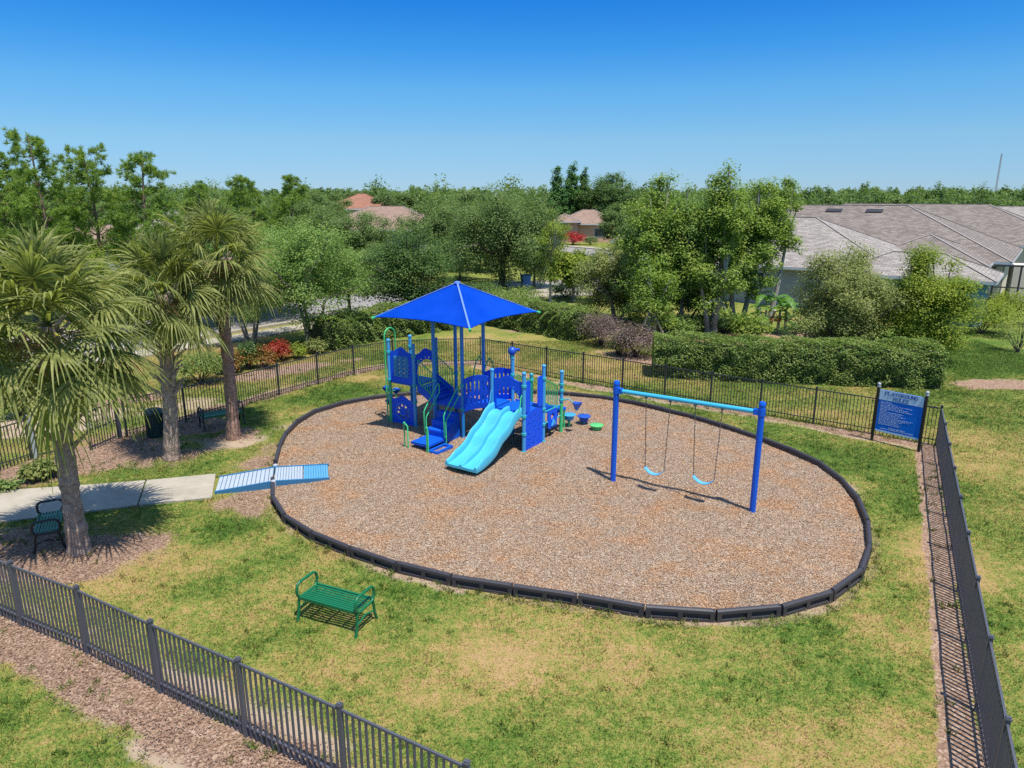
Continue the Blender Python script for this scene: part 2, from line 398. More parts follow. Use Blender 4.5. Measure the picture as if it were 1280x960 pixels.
def fast_mesh(name, V, k, mat, attrs=None):
    """V: (n*k,3) vertices of n k-gons"""
    V = np.ascontiguousarray(V, dtype=np.float32); n = len(V) // k
    me = bpy.data.meshes.new(name)
    me.vertices.add(len(V)); me.vertices.foreach_set('co', V.ravel())
    me.loops.add(len(V)); me.loops.foreach_set('vertex_index', np.arange(len(V), dtype=np.int32))
    me.polygons.add(n); me.polygons.foreach_set('loop_start', np.arange(0, len(V), k, dtype=np.int32))
    for key, val in (attrs or {}).items():
        a = me.attributes.new(key, 'FLOAT', 'POINT'); a.data.foreach_set('value', np.repeat(val, k).astype(np.float32))
    me.update(calc_edges=True); me.materials.append(mat)
    return me
def unit(v): return v / np.maximum(np.linalg.norm(v, axis=-1, keepdims=True), 1e-9)
def leaf_quads(P, L, W, rng, out=None, up=0.5, outw=0.6, tdir=None, rnd=0.5):
    """diamond leaves at P; the blades turn loosely towards out and up"""
    n = len(P)
    nr = unit(rng.normal(size=(n, 3)) * rnd + (outw * out if out is not None else 0) + np.array([0, 0, up]))
    t = rng.normal(size=(n, 3)) if tdir is None else tdir + rng.normal(size=(n, 3)) * 0.35
    t = unit(t - nr * (t * nr).sum(1, keepdims=True)); b = np.cross(nr, t)
    L = (L * rng.uniform(0.65, 1.3, n))[:, None]; W = (W * rng.uniform(0.7, 1.25, n))[:, None]
    return np.stack([P - t * L / 2, P + b * W / 2 - t * L * 0.06, P + t * L / 2, P - b * W / 2 - t * L * 0.06], 1).reshape(-1, 3)

# smooth value noise in numpy (for where the turf is green, bare or sandy)
_rg = np.random.default_rng(3); _G = _rg.random((8, 257, 257))
def vnoise(x, y, scale, k=0):
    x = x / scale + 100; y = y / scale + 100
    i, j = np.floor(x).astype(int), np.floor(y).astype(int); fx, fy = x - i, y - j
    fx, fy = fx * fx * (3 - 2 * fx), fy * fy * (3 - 2 * fy); i %= 256; j %= 256; G = _G[k % 8]
    return (G[i, j] * (1 - fx) + G[i + 1, j] * fx) * (1 - fy) + (G[i, j + 1] * (1 - fx) + G[i + 1, j + 1] * fx) * fy
def fbm(x, y, s, k=0): return (vnoise(x, y, s, k) * .5 + vnoise(x, y, s / 2.1, k + 1) * .3 + vnoise(x, y, s / 4.3, k + 2) * .2)
def sst(a, b, x):
    t = np.clip((x - a) / (b - a), 0, 1); return t * t * (3 - 2 * t)
def seg_dist(x, y, pts, closed=False):
    d = np.full(np.shape(x), 1e9); n = len(pts)
    for i in range(n if closed else n - 1):
        a, b = np.array(pts[i][:2]), np.array(pts[(i + 1) % n][:2]); ab = b - a
        t = np.clip(((x - a[0]) * ab[0] + (y - a[1]) * ab[1]) / (ab @ ab), 0, 1)
        d = np.minimum(d, np.hypot(x - a[0] - t * ab[0], y - a[1] - t * ab[1]))
    return d
def inside(x, y, pts):
    r = np.zeros(np.shape(x), bool); n = len(pts)
    for i in range(n):
        x1, y1 = pts[i][0], pts[i][1]; x2, y2 = pts[(i + 1) % n][0], pts[(i + 1) % n][1]
        if y1 == y2: continue
        c = ((y1 > y) != (y2 > y)) & (x < (x2 - x1) * (y - y1) / (y2 - y1) + x1)
        r ^= c
    return r
def spline(pts, n, closed=False):
    """n points evenly spaced along a Catmull-Rom curve"""
    P = np.array(pts, float); k = len(P); D = []
    rngi = range(k) if closed else range(k - 1)
    for i in rngi:
        if closed: p0, p1, p2, p3 = P[i - 1], P[i], P[(i + 1) % k], P[(i + 2) % k]
        else: p0, p1, p2, p3 = P[max(i - 1, 0)], P[i], P[i + 1], P[min(i + 2, k - 1)]
        for t in np.linspace(0, 1, 24, endpoint=False):
            D.append(0.5 * (2 * p1 + (p2 - p0) * t + (2 * p0 - 5 * p1 + 4 * p2 - p3) * t * t + (3 * p1 - p0 - 3 * p2 + p3) * t ** 3))
    D.append(P[0] if closed else P[-1]); D = np.array(D)
    s = np.r_[0, np.cumsum(np.linalg.norm(np.diff(D, axis=0), axis=1))]
    q = np.linspace(0, s[-1], n + 1)[:-1] if closed else np.linspace(0, s[-1], n)
    return np.stack([np.interp(q, s, D[:, i]) for i in range(D.shape[1])], 1)

def outline_mesh(name, loops, thick):
    """flat outline with holes (x, y), given a thickness; the first loop is the outer edge"""
    cu = bpy.data.curves.new(name, 'CURVE'); cu.dimensions = '2D'; cu.fill_mode = 'BOTH'; cu.extrude = thick / 2
    for lp in loops:
        sp = cu.splines.new('POLY'); sp.points.add(len(lp) - 1); sp.use_cyclic_u = True
        for p, q in zip(sp.points, lp): p.co = (q[0], q[1], 0, 1)
    t = bpy.data.objects.new(name, cu); me = bpy.data.meshes.new_from_object(t)
    bpy.data.objects.remove(t); bpy.data.curves.remove(cu)
    me.name = name
    return me
def panel(name, loops, thick, a, b, mat, parent, z0=0.0):
    """an upright panel: x runs from a to b (ground points), y is height"""
    me = outline_mesh(name, loops, thick)
    ux = Vector((b[0] - a[0], b[1] - a[1], 0)).normalized(); nz = ux.cross(Vector((0, 0, 1)))
    for v in me.vertices:
        x, y, z = v.co; v.co = Vector((a[0], a[1], z0)) + ux * x + Vector((0, 0, y)) + nz * z
    me.update(); me.materials.clear(); me.materials.append(mat)
    return link(name, me, parent)
def rrect(x0, y0, x1, y1, r=0.02, k=4):
    P = []
    for cx, cy, a0 in ((x1 - r, y1 - r, 0), (x0 + r, y1 - r, 90), (x0 + r, y0 + r, 180), (x1 - r, y0 + r, 270)):
        for i in range(k + 1):
            a = R(a0 + 90 * i / k); P.append((cx + r * math.cos(a), cy + r * math.sin(a)))
    return P
def circ(cx, cy, rx, ry=None, n=16, a0=0, a1=360):
    ry = ry or rx
    return [(cx + rx * math.cos(R(a0 + (a1 - a0) * i / n)), cy + ry * math.sin(R(a0 + (a1 - a0) * i / n))) for i in range(n)]
SKY_DUST, SKY_OZONE, SKY_SAT, SKY_STR, EXPO, DENOISE = 0.0, 2.0, 1.0, 0.15, 0.8, False
# ------------------------------------------------------------------ lines of the place
PX_BORDER = [(345,585),(342,630),(372,665),(470,707),(572,733),(650,745),(730,757),(815,772),(905,777),(985,768),(1045,748),(1080,715),(1085,670),(1070,630),(1030,590),(960,558),(860,525),(740,500),(600,493),(480,500),(400,517),(360,545)]
BORDER = spline([at(*p)[:2] for p in PX_BORDER], 420, True)
NEAR = [(-15.2,14.35),(-13.55,13.5),(-11.9,12.65),(-10.25,11.8),(-8.56,10.93),(-6.96,10.14),(-5.32,9.2),(-3.7,8.31),(-2.12,7.42),(-.5,6.5),(1.1,5.6),(2.7,4.7)]
S_CORNER = np.array([12.72, 20.15]); K_CORNER = np.array([-1.4, 30.7])
RIGHT = [tuple(S_CORNER + np.array([-.464, -.886]) * 1.83 * i) for i in range(0, 11)]
BACK = [tuple(K_CORNER + (S_CORNER - K_CORNER) * t) for t in np.linspace(0, 1, 11)[:-1]] + [tuple(S_CORNER)]
lf = [tuple(K_CORNER)] + [tuple(at(*p)[:2]) for p in ((480,461),(361,491),(312,506),(222,530),(159,546))]
LEFT = [tuple(q) for q in spline(lf, 9)]
LEFT_FAR = [tuple(at(*p)[:2]) for p in ((40,575),(0,589))]; LEFT_FAR += [(LEFT_FAR[-1][0] - 1.5, LEFT_FAR[-1][1] - 1.1), (LEFT_FAR[-1][0] - 3.0, LEFT_FAR[-1][1] - 2.3)]
GATE = [LEFT[-1], LEFT_FAR[0]]
PATH = [at(271,594)[:2], at(266,624)[:2], at(140,637)[:2], at(0,655)[:2], np.array([-14.5,14.2]), np.array([-20,11.5]), np.array([-21,13.5]), np.array([-15.3,16.1]), at(0,615)[:2], at(140,606)[:2]]
RAMP_A, RAMP_M, RAMP_B = np.array([-7.62,17.08]), np.array([-6.22,17.36]), np.array([-4.93,17.83])
ROAD = spline([(-60,6),(-40,19),(-25,32),(-15.2,43.5),(-8.8,51.5),(-1,56.5),(7,59.5),(13,66),(14.5,78),(11,93),(2,104),(-14,112),(-40,120)], 160)
def offs(line, d):
    P = np.array([p[:2] for p in line], float); t = np.gradient(P, axis=0); t = unit(t)
    return P + np.stack([-t[:, 1], t[:, 0]], 1) * d
WALK = offs(ROAD, -4.9)          # the pavement on this side of the road

# ------------------------------------------------------------------ ground
def turf(x, y):
    """how green (0 straw - 1 deep green), how bare (bark litter) and how sandy the ground is"""
    g = 0.45 + (fbm(x, y, 2.6, 0) - .5) * 1.0 + (fbm(x, y, .9, 4) - .5) * .55
    def blob(cx, cy, r, a, asp=1.0, rot=0.0):
        dx, dy = x - cx, y - cy; u = dx * math.cos(rot) + dy * math.sin(rot); w = -dx * math.sin(rot) + dy * math.cos(rot)
        return 1.25 * a * np.exp(-((u / (r * asp)) ** 2 + (w / r) ** 2))
    ins = inside(x, y, [NEAR[0], NEAR[-1], RIGHT[-1], RIGHT[0], K_CORNER, LEFT[4], LEFT[-1], LEFT_FAR[-1]])
    for b in [(4.2,26.2,.9,.42,3.2,-.62),(9.6,20.2,1.0,.42,2.6,-1.0),(10.0,15.6,.8,.3,2.2,-1.5),(-6.9,25.4,1.0,.45,2.2,.7),(-6.4,14.6,.55,.45,1.6,.4),(-5.1,13.2,.7,.3),
              (-2.0,12.0,.7,.25,2.,-.4),(3.6,9.4,.7,.28,1.8),(5.6,9.6,.7,.25),(2.2,7.6,.8,.3),(8.4,11.2,.5,.3,2,1.2),(-3.7,10.7,.7,.22,1.5),(-6.0,12.2,.6,.25),(7.3,9.8,.5,.2),
              (1.0,10.1,1.5,-.17,1.8,-.2),(3.0,7.4,.7,-.2,1.6),(5.4,8.6,.5,-.22),(-1.4,9.2,.6,-.2),(8.0,12.6,.4,-.3),(15.5,14.5,1.2,-.2),(14.0,19.5,.7,-.15),(4.6,8.2,.9,-.25,2),(-4.2,9.6,.8,-.18,2,-.5),(9.2,13.4,.7,-.32,2,1.2),(-7.4,12.6,.9,-.2),(0.5,7.2,.7,-.2),(13.5,17.5,1.6,-.12),(-8.3,7.4,1.8,.42),
              (22,33,7,.42),(19,30,3,.25),(2,31,6,-.04),(-16,34,5,-.22),(-12,26,2.5,.05)]:
        g = g + blob(*b)
    g = .555 + (g - .45) * .88 + .05 * (x > 12.5 + (y - 20.15) * .52)
    n1, n2 = fbm(x, y, 1.5, 2) - .5, vnoise(x, y, .45, 6) - .5
    def strip(line, off, half, soft=.22): return 1 - sst(half - soft, half + soft, seg_dist(x, y, offs(line, off)) + n1 * .45 + n2 * .22)
    soil = strip(NEAR, -.30, .50); sand = strip(NEAR, -.76, .24, .2) * sst(.30, .55, fbm(x, y, 2.4, 5)) * 1.15
    sand = np.maximum(sand, strip(NEAR, .38, .22, .25) * (.15 + .7 * sst(.35, .6, fbm(x, y, 1.6, 1))))
    soil = np.maximum(soil, 1 - sst(.24, .30, seg_dist(x, y, offs(RIGHT, -.26)) + n1 * .10 + n2 * .08)); soil = np.maximum(soil, strip(RIGHT, .16, .12, .1) * .8)
    soil = np.maximum(soil, strip(BACK, -.22, .22, .12)); sand = np.maximum(sand, strip(BACK, -.5, .2, .15) * .62)
    soil = np.maximum(soil, strip(LEFT, -.36, .36, .2)); sand = np.maximum(sand, strip(LEFT, -.75, .22, .2) * .5)
    db = seg_dist(x, y, BORDER[::6], True)
    ring = 1 - sst(.16, .36, db + n1 * .35 + n2 * .15); soil = np.maximum(soil, ring * .42); sand = np.maximum(sand, ring * (.22 + .5 * sst(.42, .6, fbm(x, y, 2., 3))))
    def litter(cx, cy, r, a=1.0, asp=1.0, rot=0.0):
        dx, dy = x - cx, y - cy; u = dx * math.cos(rot) + dy * math.sin(rot); w = -dx * math.sin(rot) + dy * math.cos(rot)
        return a * (1 - sst(.42, 1.28, np.hypot(u / (r * asp), w / r) + n1 * 1.1 + n2 * .45))
    for q in [(-9.3,13.4,1.5,1,1.4,.2),(-11.4,13.6,1.6),(-11.6,19.6,1.9,1,1.4,.6),(-9.5,19.4,1.0,.7),(-13.2,17.6,1.5),(-10.2,21.8,1.2,1,1.5,.8),(-8.5,21.2,1.0,.9),(-7.1,18.7,.75,.75,1.4,.4),(-6.4,15.8,.7,.8,1.6,-.9),(-7.2,19.9,.7,.55)]:
        soil = np.maximum(soil, litter(*q))
    for q in [(-8.4,20.5,.9,.8,1.6,.6),(-9.0,13.2,.8,.55),(-7.1,22.1,.6,.55,2,.7),(-6.7,16.5,.5,.5),(-11.8,24.4,1.2,.6,2,.8),(-15.2,22.6,1.8,.75,1.6,.3),(-18,26,2.,.6,2)]:
        sand = np.maximum(sand, litter(*q))
    for q in [(19.5,27.3,.75,1,4.5,.05),(11.5,35.5,3.4,1,2.2,-.3),(5.8,31.8,.9,1,2.4,-.9),(9.8,30.2,.8,.9,4,-.28),(2.6,39,1.2,1,3.5,-.05),(-9.5,29.9,.8,1,4.5,.72),(-14.,25.2,.8,.9,3,.72),(14.8,37.2,1.8,1,1.8)]:
        soil = np.maximum(soil, litter(*q))
    return np.clip(g, 0, 1), np.clip(soil, 0, 1), np.clip(sand, 0, 1)

def axis(lo, hi, step, far):
    a = [np.arange(lo, hi, step)]; s, p, L = step, hi, []
    while p < far: L.append(p); s *= 1.35; p += s
    L.append(far); s, p, K = step, lo, []
    while p > -far: s *= 1.35; p -= s; K.append(p)
    return np.r_[np.array(K[::-1]), a[0], np.array(L)]
gx, gy = axis(-20, 24, .13, 2500.), axis(5.0, 42, .13, 2500.)
GX, GY = np.meshgrid(gx, gy, indexing='ij'); nx, ny = GX.shape
gg, gs, gn = turf(GX.ravel(), GY.ravel())
farm = sst(40, 70, np.hypot(GX, GY)).ravel(); gg = gg * (1 - farm) + farm * .62
hz = ((vnoise(GX, GY, .5, 1) - .5) * .035 * (np.hypot(GX, GY - 18) < 40)).ravel() - .0
V = np.stack([GX.ravel(), GY.ravel(), hz], 1).astype(np.float32)
idx = np.arange(nx * ny).reshape(nx, ny)
Q = np.stack([idx[:-1, :-1], idx[1:, :-1], idx[1:, 1:], idx[:-1, 1:]], -1).reshape(-1, 4).astype(np.int32)
me = bpy.data.meshes.new('lawn'); me.vertices.add(len(V)); me.vertices.foreach_set('co', V.ravel())
me.loops.add(Q.size); me.loops.foreach_set('vertex_index', Q.ravel()); me.polygons.add(len(Q)); me.polygons.foreach_set('loop_start', np.arange(0, Q.size, 4, dtype=np.int32))
for k_, v_ in (('green', gg), ('soil', gs), ('sand', gn)):
    a = me.attributes.new(k_, 'FLOAT', 'POINT'); a.data.foreach_set('value', v_.astype(np.float32))
me.update(calc_edges=True); me.materials.append(M['lawn'])
tag(link('lawn', me), kind='structure')

def in_view(P, z=0.0, m=150):
    d = P - np.array([0, 0, CAM_H]); w = d @ np.array([0, _c, -_s])
    w = np.where(w < .1, .1, w)
    x = 640 + F_PX * d[:, 0] / w; y = 480 - F_PX * (d @ np.array([0, _s, _c])) / w
    return (x > -m) & (x < 1280 + m) & (y < 960 + m)

rng = np.random.default_rng(11)
def grass_blades(n):
    y = 6.0 + 30 * rng.random(n * 3) ** 1.25; x = -17 + 41 * rng.random(n * 3)
    P = np.stack([x, y, np.zeros_like(x)], 1); P = P[in_view(P)]; x, y = P[:, 0], P[:, 1]
    g, so, sa = turf(x, y)
    cover = np.clip(1.0 - 1.3 * sst(.25, .75, so) - 1.2 * sst(.3, .8, sa), 0.015, 1) * (.35 + .65 * sst(.0, .55, g))
    keep = (rng.random(len(x)) < cover) & ~inside(x, y, BORDER[::4]) & ~inside(x, y, PATH) & (seg_dist(x, y, BORDER[::6], True) > .12)
    keep &= seg_dist(x, y, [RAMP_A, RAMP_M]) > .58
    P, g = P[keep][:n], g[keep][:n]; k = len(P)
    ang = rng.uniform(0, 2 * PI, k); h = rng.uniform(.022, .058, k) * (.65 + .7 * g); w = rng.uniform(.008, .018, k) * (1 + .04 * (P[:, 1] - 8))
    lean = rng.normal(0, .65, (k, 2)) * h[:, None]
    s = np.stack([np.cos(ang), np.sin(ang), 0 * ang], 1) * (w / 2)[:, None]
    tip = P + np.stack([lean[:, 0], lean[:, 1], h], 1)
    # taller tufts and weeds: in the green patches, along the border, the path and the fences
    n2 = 26000; y = 6.2 + 24 * rng.random(n2) ** 1.3; x = -16 + 34 * rng.random(n2); g2, so, sa = turf(x, y)
    edge = np.minimum(np.minimum(seg_dist(x, y, BORDER[::6], True) - .10, seg_dist(x, y, [tuple(p) for p in PATH], True)), np.minimum(seg_dist(x, y, BACK), seg_dist(x, y, LEFT)))
    pr = np.where(np.abs(edge) < .16, .55, .02 + .22 * sst(.55, .95, g2) + .05 * (sst(.3, .7, so)))
    kp = (rng.random(n2) < pr) & ~inside(x, y, BORDER[::4]) & ~inside(x, y, PATH) & (seg_dist(x, y, [RAMP_A, RAMP_M]) > .62)
    x, y, g2 = x[kp], y[kp], g2[kp]; m = 15; q = len(x); cx, cy = np.repeat(x, m) + rng.normal(0, .035, q * m), np.repeat(y, m) + rng.normal(0, .035, q * m)
    h2 = rng.uniform(.05, .125, q * m); a2 = rng.uniform(0, 2 * PI, q * m); s2 = np.stack([np.cos(a2), np.sin(a2), 0 * a2], 1) * .009
    P2 = np.stack([cx, cy, 0 * cx], 1); t2 = P2 + np.stack([rng.normal(0, .55, q * m) * h2, rng.normal(0, .55, q * m) * h2, h2], 1); gt = np.repeat(np.clip(g2 + .18, 0, 1), m)
    V = np.concatenate([np.stack([P - s, P + s, tip], 1).reshape(-1, 3), np.stack([P2 - s2, P2 + s2, t2], 1).reshape(-1, 3)])
    return fast_mesh('lawn_grass', V, 3, M['blade'], {'green': np.concatenate([g, gt])})
tag(link('lawn_grass', grass_blades(430000)), kind='stuff')

def sheet(name, poly, z, mat, kind='structure', n=1):
    me = bpy.data.meshes.new(name); me.from_pydata([(float(p[0]), float(p[1]), z) for p in poly], [], [tuple(range(len(poly)))]); me.update(); me.materials.append(mat)
    return tag(link(name, me), kind=kind)
def strip_sheet(name, line, w, z, mat, h=0.0):
    a, b = offs(line, w / 2), offs(line, -w / 2); m = MB(); k = len(a)
    m.add([(p[0], p[1], z) for p in a] + [(p[0], p[1], z) for p in b], [(i, k + i, k + i + 1, i + 1) for i in range(k - 1)])
    if h:
        m.add([(p[0], p[1], z) for p in a] + [(p[0], p[1], z - h) for p in a], [(i, i + 1, k + i + 1, k + i) for i in range(k - 1)])
        m.add([(p[0], p[1], z) for p in b] + [(p[0], p[1], z - h) for p in b], [(i + 1, i, k + i, k + i + 1) for i in range(k - 1)])
    return tag(m.build(name, mat), kind='structure')

# path slabs (a real 5 cm step, with a joint line between slabs)
pm = MB(); pp = [tuple(p) for p in PATH]
def slab(poly, z0, z1):
    k = len(poly); pm.add([(p[0], p[1], z1) for p in poly] + [(p[0], p[1], z0) for p in poly], [tuple(range(k))] + [(i, (i + 1) % k, k + (i + 1) % k, k + i) for i in range(k)])
def lerp(a, b, t): return np.array(a) * (1 - t) + np.array(b) * t
edge_a, edge_b = [PATH[1], PATH[2], PATH[3], PATH[4], PATH[5]], [PATH[0], PATH[9], PATH[8], PATH[7], PATH[6]]
ea, eb = spline(edge_a, 9), spline(edge_b, 9)
for i in range(8):
    t = .012; slab([lerp(ea[i], ea[i + 1], t), lerp(eb[i], eb[i + 1], t), lerp(eb[i], eb[i + 1], 1 - t), lerp(ea[i], ea[i + 1], 1 - t)], -.05, .05)
tag(pm.build('path', M['concrete']), kind='structure')
strip_sheet('road', ROAD, 6.4, .030, M['asphalt'])
for k_ in (1, -1): strip_sheet('kerb', offs(ROAD, 3.35 * k_), .3, .15, M['concrete'], .2)
strip_sheet('pavement', WALK, 1.5, .075, M['concrete'], .1)
sheet('driveway', [at(612,372)[:2], at(690,372)[:2], at(684,352)[:2], at(618,352)[:2]], .040, M['concrete'])

# playground floor and its wood chips
def mulch_z(x, y):
    z = (fbm(x, y, .9, 2) - .5) * .075
    for hx, hy, r, d in HOLLOWS: z = z - d * np.exp(-((x - hx) ** 2 + (y - hy) ** 2) / r ** 2)
    return z
HOLLOWS = [(3.6, 16.75, .5, .07), (4.65, 16.1, .5, .07), (-1.55, 17.75, .55, .06), (-2.9, 19.1, .5, .04)]
cen = BORDER.mean(0); rings = 40; bm_ = MB()
V = []
for r_ in np.linspace(.02, 1, rings):
    for p in BORDER[::5]:
        q = cen + (p - cen) * r_ * .995; V.append((q[0], q[1], .075 + float(mulch_z(np.array(q[0]), np.array(q[1])))))
k = len(BORDER[::5])
bm_.add(V, [(i * k + j, i * k + (j + 1) % k, (i + 1) * k + (j + 1) % k, (i + 1) * k + j) for i in range(rings - 1) for j in range(k)] + [tuple(range(k))])
tag(bm_.build('mulch_floor', M['mulch'], smooth=60), kind='structure')
def wood_chips(n):
    lo, hi = BORDER.min(0), BORDER.max(0); x = rng.uniform(lo[0], hi[0], n * 2); y = lo[1] + (hi[1] - lo[1]) * rng.random(n * 2) ** 1.2
    k = inside(x, y, BORDER[::4]) & (seg_dist(x, y, BORDER[::6], True) > .06); x, y = x[k][:n], y[k][:n]
    P = np.stack([x, y, .081 + mulch_z(x, y) + rng.uniform(0, .016, len(x))], 1)
    return leaf_quads(P, .036, .015, rng, up=1.0)
tag(link('wood_chips', fast_mesh('wood_chips', wood_chips(280000), 4, M['chips'])), kind='stuff')
# bark litter lying on the bare strips
def litter_pieces(n):
    y = 6.0 + 20 * rng.random(n * 14) ** 1.3; x = -17 + 31 * rng.random(n * 14)
    P = np.stack([x, y, np.full_like(x, .012)], 1); P = P[in_view(P)]; P = P[seg_dist(P[:, 0], P[:, 1], RIGHT) > .9]
    g, so, sa = turf(P[:, 0], P[:, 1])
    k = (rng.random(len(P)) < so * .9) & ~inside(P[:, 0], P[:, 1], BORDER[::4]) & ~inside(P[:, 0], P[:, 1], PATH); P = P[k][:n]
    P[:, 2] += rng.uniform(0, .02, len(P))
    return leaf_quads(P, .050, .016, rng, up=1.8)
m_l = leaf_mat('bark_litter', [(0.13, 0.075, 0.05), (0.29, 0.185, 0.125), (0.47, 0.345, 0.25)], 0.0, 0.1, 1.0, 0.9)
tag(link('bark_litter', fast_mesh('bark_litter', litter_pieces(42000), 4, m_l)), kind='stuff')

# ------------------------------------------------------------------ playground border
per = np.linalg.norm(np.diff(np.r_[BORDER, BORDER[:1]], axis=0), axis=1).sum(); nseg = int(round(per / 1.24))
BP = spline([at(*p)[:2] for p in PX_BORDER], nseg, True)
L0 = np.mean([np.linalg.norm(BP[(i + 1) % nseg] - BP[i]) for i in range(nseg)]) - .012
def timber_mesh():
    m = MB(); h = .235; L = L0
    m.box((0, .018, h * .46), (L - .02, .05, h * .86))                      # web
    m.tube([(-L / 2 + .01, 0, h - .038), (L / 2 - .01, 0, h - .038)], .052, 10)  # rounded top
    m.box((0, 0, h - .055), (L - .03, .100, .04))
    m.box((0, -.002, .028), (L - .02, .104, .056))
    for x in (-L / 2 + .05, 0, L / 2 - .05): m.box((x, -.004, h * .46), (.085, .098, h * .80))
    m.tube([(L / 2 - .03, -.02, .01), (L / 2 - .03, -.02, h + .012)], .020, 8)   # stake head at the joint
    return m
proto = None
for i in range(nseg):
    a, b = BP[i], BP[(i + 1) % nseg]; c = (a + b) / 2; 
    if seg_dist(np.array([c[0]]), np.array([c[1]]), [RAMP_A, RAMP_B])[0] < .60: continue
    ang = math.atan2(b[1] - a[1], b[0] - a[0])
    if proto is None: proto = o = timber_mesh().build('border_timber', M['timber'], smooth=35)
    else: o = proto.copy(); C.objects.link(o)
    o.location = (c[0], c[1], random.uniform(-.012, .006)); o.rotation_euler = (random.uniform(-.02, .02), random.uniform(-.008, .008), ang + random.uniform(-.015, .015))
    if i == 0: pass
    tag(o, 'black plastic landscape timber with slotted face in the border round the wood chips', 'border timber', 'timbers of the playground border')

# ------------------------------------------------------------------ fences
def fence(name_label, pts, mat, pick=.105, hgt=1.2, cat='fence', bar=.019, first=True, last=True):
    t = thing('picket_fence', name_label, cat, (pts[0][0], pts[0][1], 0)); o0 = Vector((pts[0][0], pts[0][1], 0))
    for i in range(len(pts) - 1):
        a, b = Vector((*pts[i][:2], 0)) - o0, Vector((*pts[i + 1][:2], 0)) - o0; d = b - a; L = d.length; u = d / L
        m = MB(); up = Vector((0, 0, 1)); ang = math.atan2(u.y, u.x)
        for z in (hgt - .02, .19): m.bar(a + u * .035 + up * z, b - u * .035 + up * z, .028, .032 if z > 1 else .024)
        n = max(2, int(round(L / pick)))
        for k in range(1, n):
            p = a + d * (k / n); m.box(p + up * (hgt / 2 + .01), (bar, bar, hgt - .06), ang)
        m.build('panel', mat, t)
    for i, p in enumerate(pts):
        if (i == 0 and not first) or (i == len(pts) - 1 and not last): continue
        j = min(i, len(pts) - 2); ang = math.atan2(pts[j + 1][1] - pts[j][1], pts[j + 1][0] - pts[j][0])
        a = Vector((*p[:2], 0)) - o0; m = MB(); m.box((0, 0, hgt / 2 + .01), (.058, .058, hgt + .06), 0); po = m.build('post', mat, t, a, ang)
        m = MB(); m.box((0, 0, hgt + .050), (.074, .074, .02)); m.box((0, 0, hgt + .068), (.048, .048, .018)); m.build('post_cap', mat, po)
    return t
fence('black metal picket fence, sky sheen in its colour, crossing the nearest corner of the lawn, below the green bench', NEAR, M['fence_sky_lit'], bar=.025)
fence('dark metal picket fence casting striped shadows on the bare strip beside the lawn', RIGHT[:], M['fence_sky_lit'], first=False, bar=.030)
fence('black metal picket fence along the back of the playground, ending at the blue rules sign', BACK, M['fence'], first=False)
fence('black picket fence behind the palms and litter bin, in front of the red shrub', LEFT, M['fence'])
fence('short run of dark picket fence beyond the gate, behind the largest palm', LEFT_FAR, M['fence'])
# the gate, standing a little open
ga, gb = np.array(GATE[0]), np.array(GATE[1]); gd = unit(gb - ga)
def leaf_gate(label, hinge, ang, w, mat):
    t = thing('gate', label, 'gate', (hinge[0], hinge[1], 0), ang)
    m = MB(); m.box((0, 0, .64), (.09, .09, 1.28)); m.box((0, 0, 1.30), (.11, .11, .03)); m.build('gate_post', M['metal'] if mat is None else mat, t)
    m = MB()
    for z in (1.18, .62, .12): m.bar((.06, 0, z), (w, 0, z), .032, .036)
    for x in (.07, w - .01): m.box((x, 0, .64), (.036, .036, 1.12))
    m.build('gate_frame', M['fence'], t)
    m = MB()
    for k in range(1, int(w / .10)): m.box((.07 + k * .10, 0, .65), (.018, .018, 1.06))
    m.build('gate_bars', M['fence'], t)
    m = MB(); m.box((w - .07, -.03, .78), (.12, .07, .17)); m.build('lock_box', M['metal'], t)
leaf_gate('dark metal gate with a grey lock box, standing ajar behind the largest palm', ga + gd * .2, math.atan2(gd[1], gd[0]) + .45, 1.15, M['fence_sky_lit'])
leaf_gate('narrow dark gate leaf with a pale post beside the fence corner, far left', gb - gd * .1, math.atan2(-gd[1], -gd[0]) - .1, .9, None)

# ------------------------------------------------------------------ ramp into the playground
rz = math.atan2(*(RAMP_B - RAMP_A)[::-1]); rt = thing('wheelchair_ramp', 'blue ramp with pale ribbed treads leading over the border into the wood chips', 'ramp', (*RAMP_A, 0), rz)
ux = np.array([math.cos(rz), math.sin(rz)]); LM, LB = float((RAMP_M - RAMP_A) @ ux), float((RAMP_B - RAMP_A) @ ux); RW = 1.02
def ramp_half(x0, z0, x1, z1, name, mat):
    n = 13 if name == 'approach' else 10; m = MB(); g = MB()
    for i in range(n):
        a, b = i / n, (i + 1) / n - .16 / n
        pa, pb = Vector((x0 + (x1 - x0) * a, 0, z0 + (z1 - z0) * a)), Vector((x0 + (x1 - x0) * b, 0, z0 + (z1 - z0) * b))
        m.bar(pa, pb, RW - .07, .022)
    o = m.build('tread', mat, rt); g.bar((x0, 0, z0 - .022), (x1, 0, z1 - .022), RW - .08, .02); g.build('tread_groove', M['ramp_gap'], o)
    return o
ramp_half(.02, .062, LM - .02, .185, 'approach', M['ramp_tread'])
ramp_half(LM + .02, .185, LM + .72, .155, 'down', M['ramp_tread']); ramp_half(LM + .74, .154, LB, .120, 'end', M['ramp_new'])
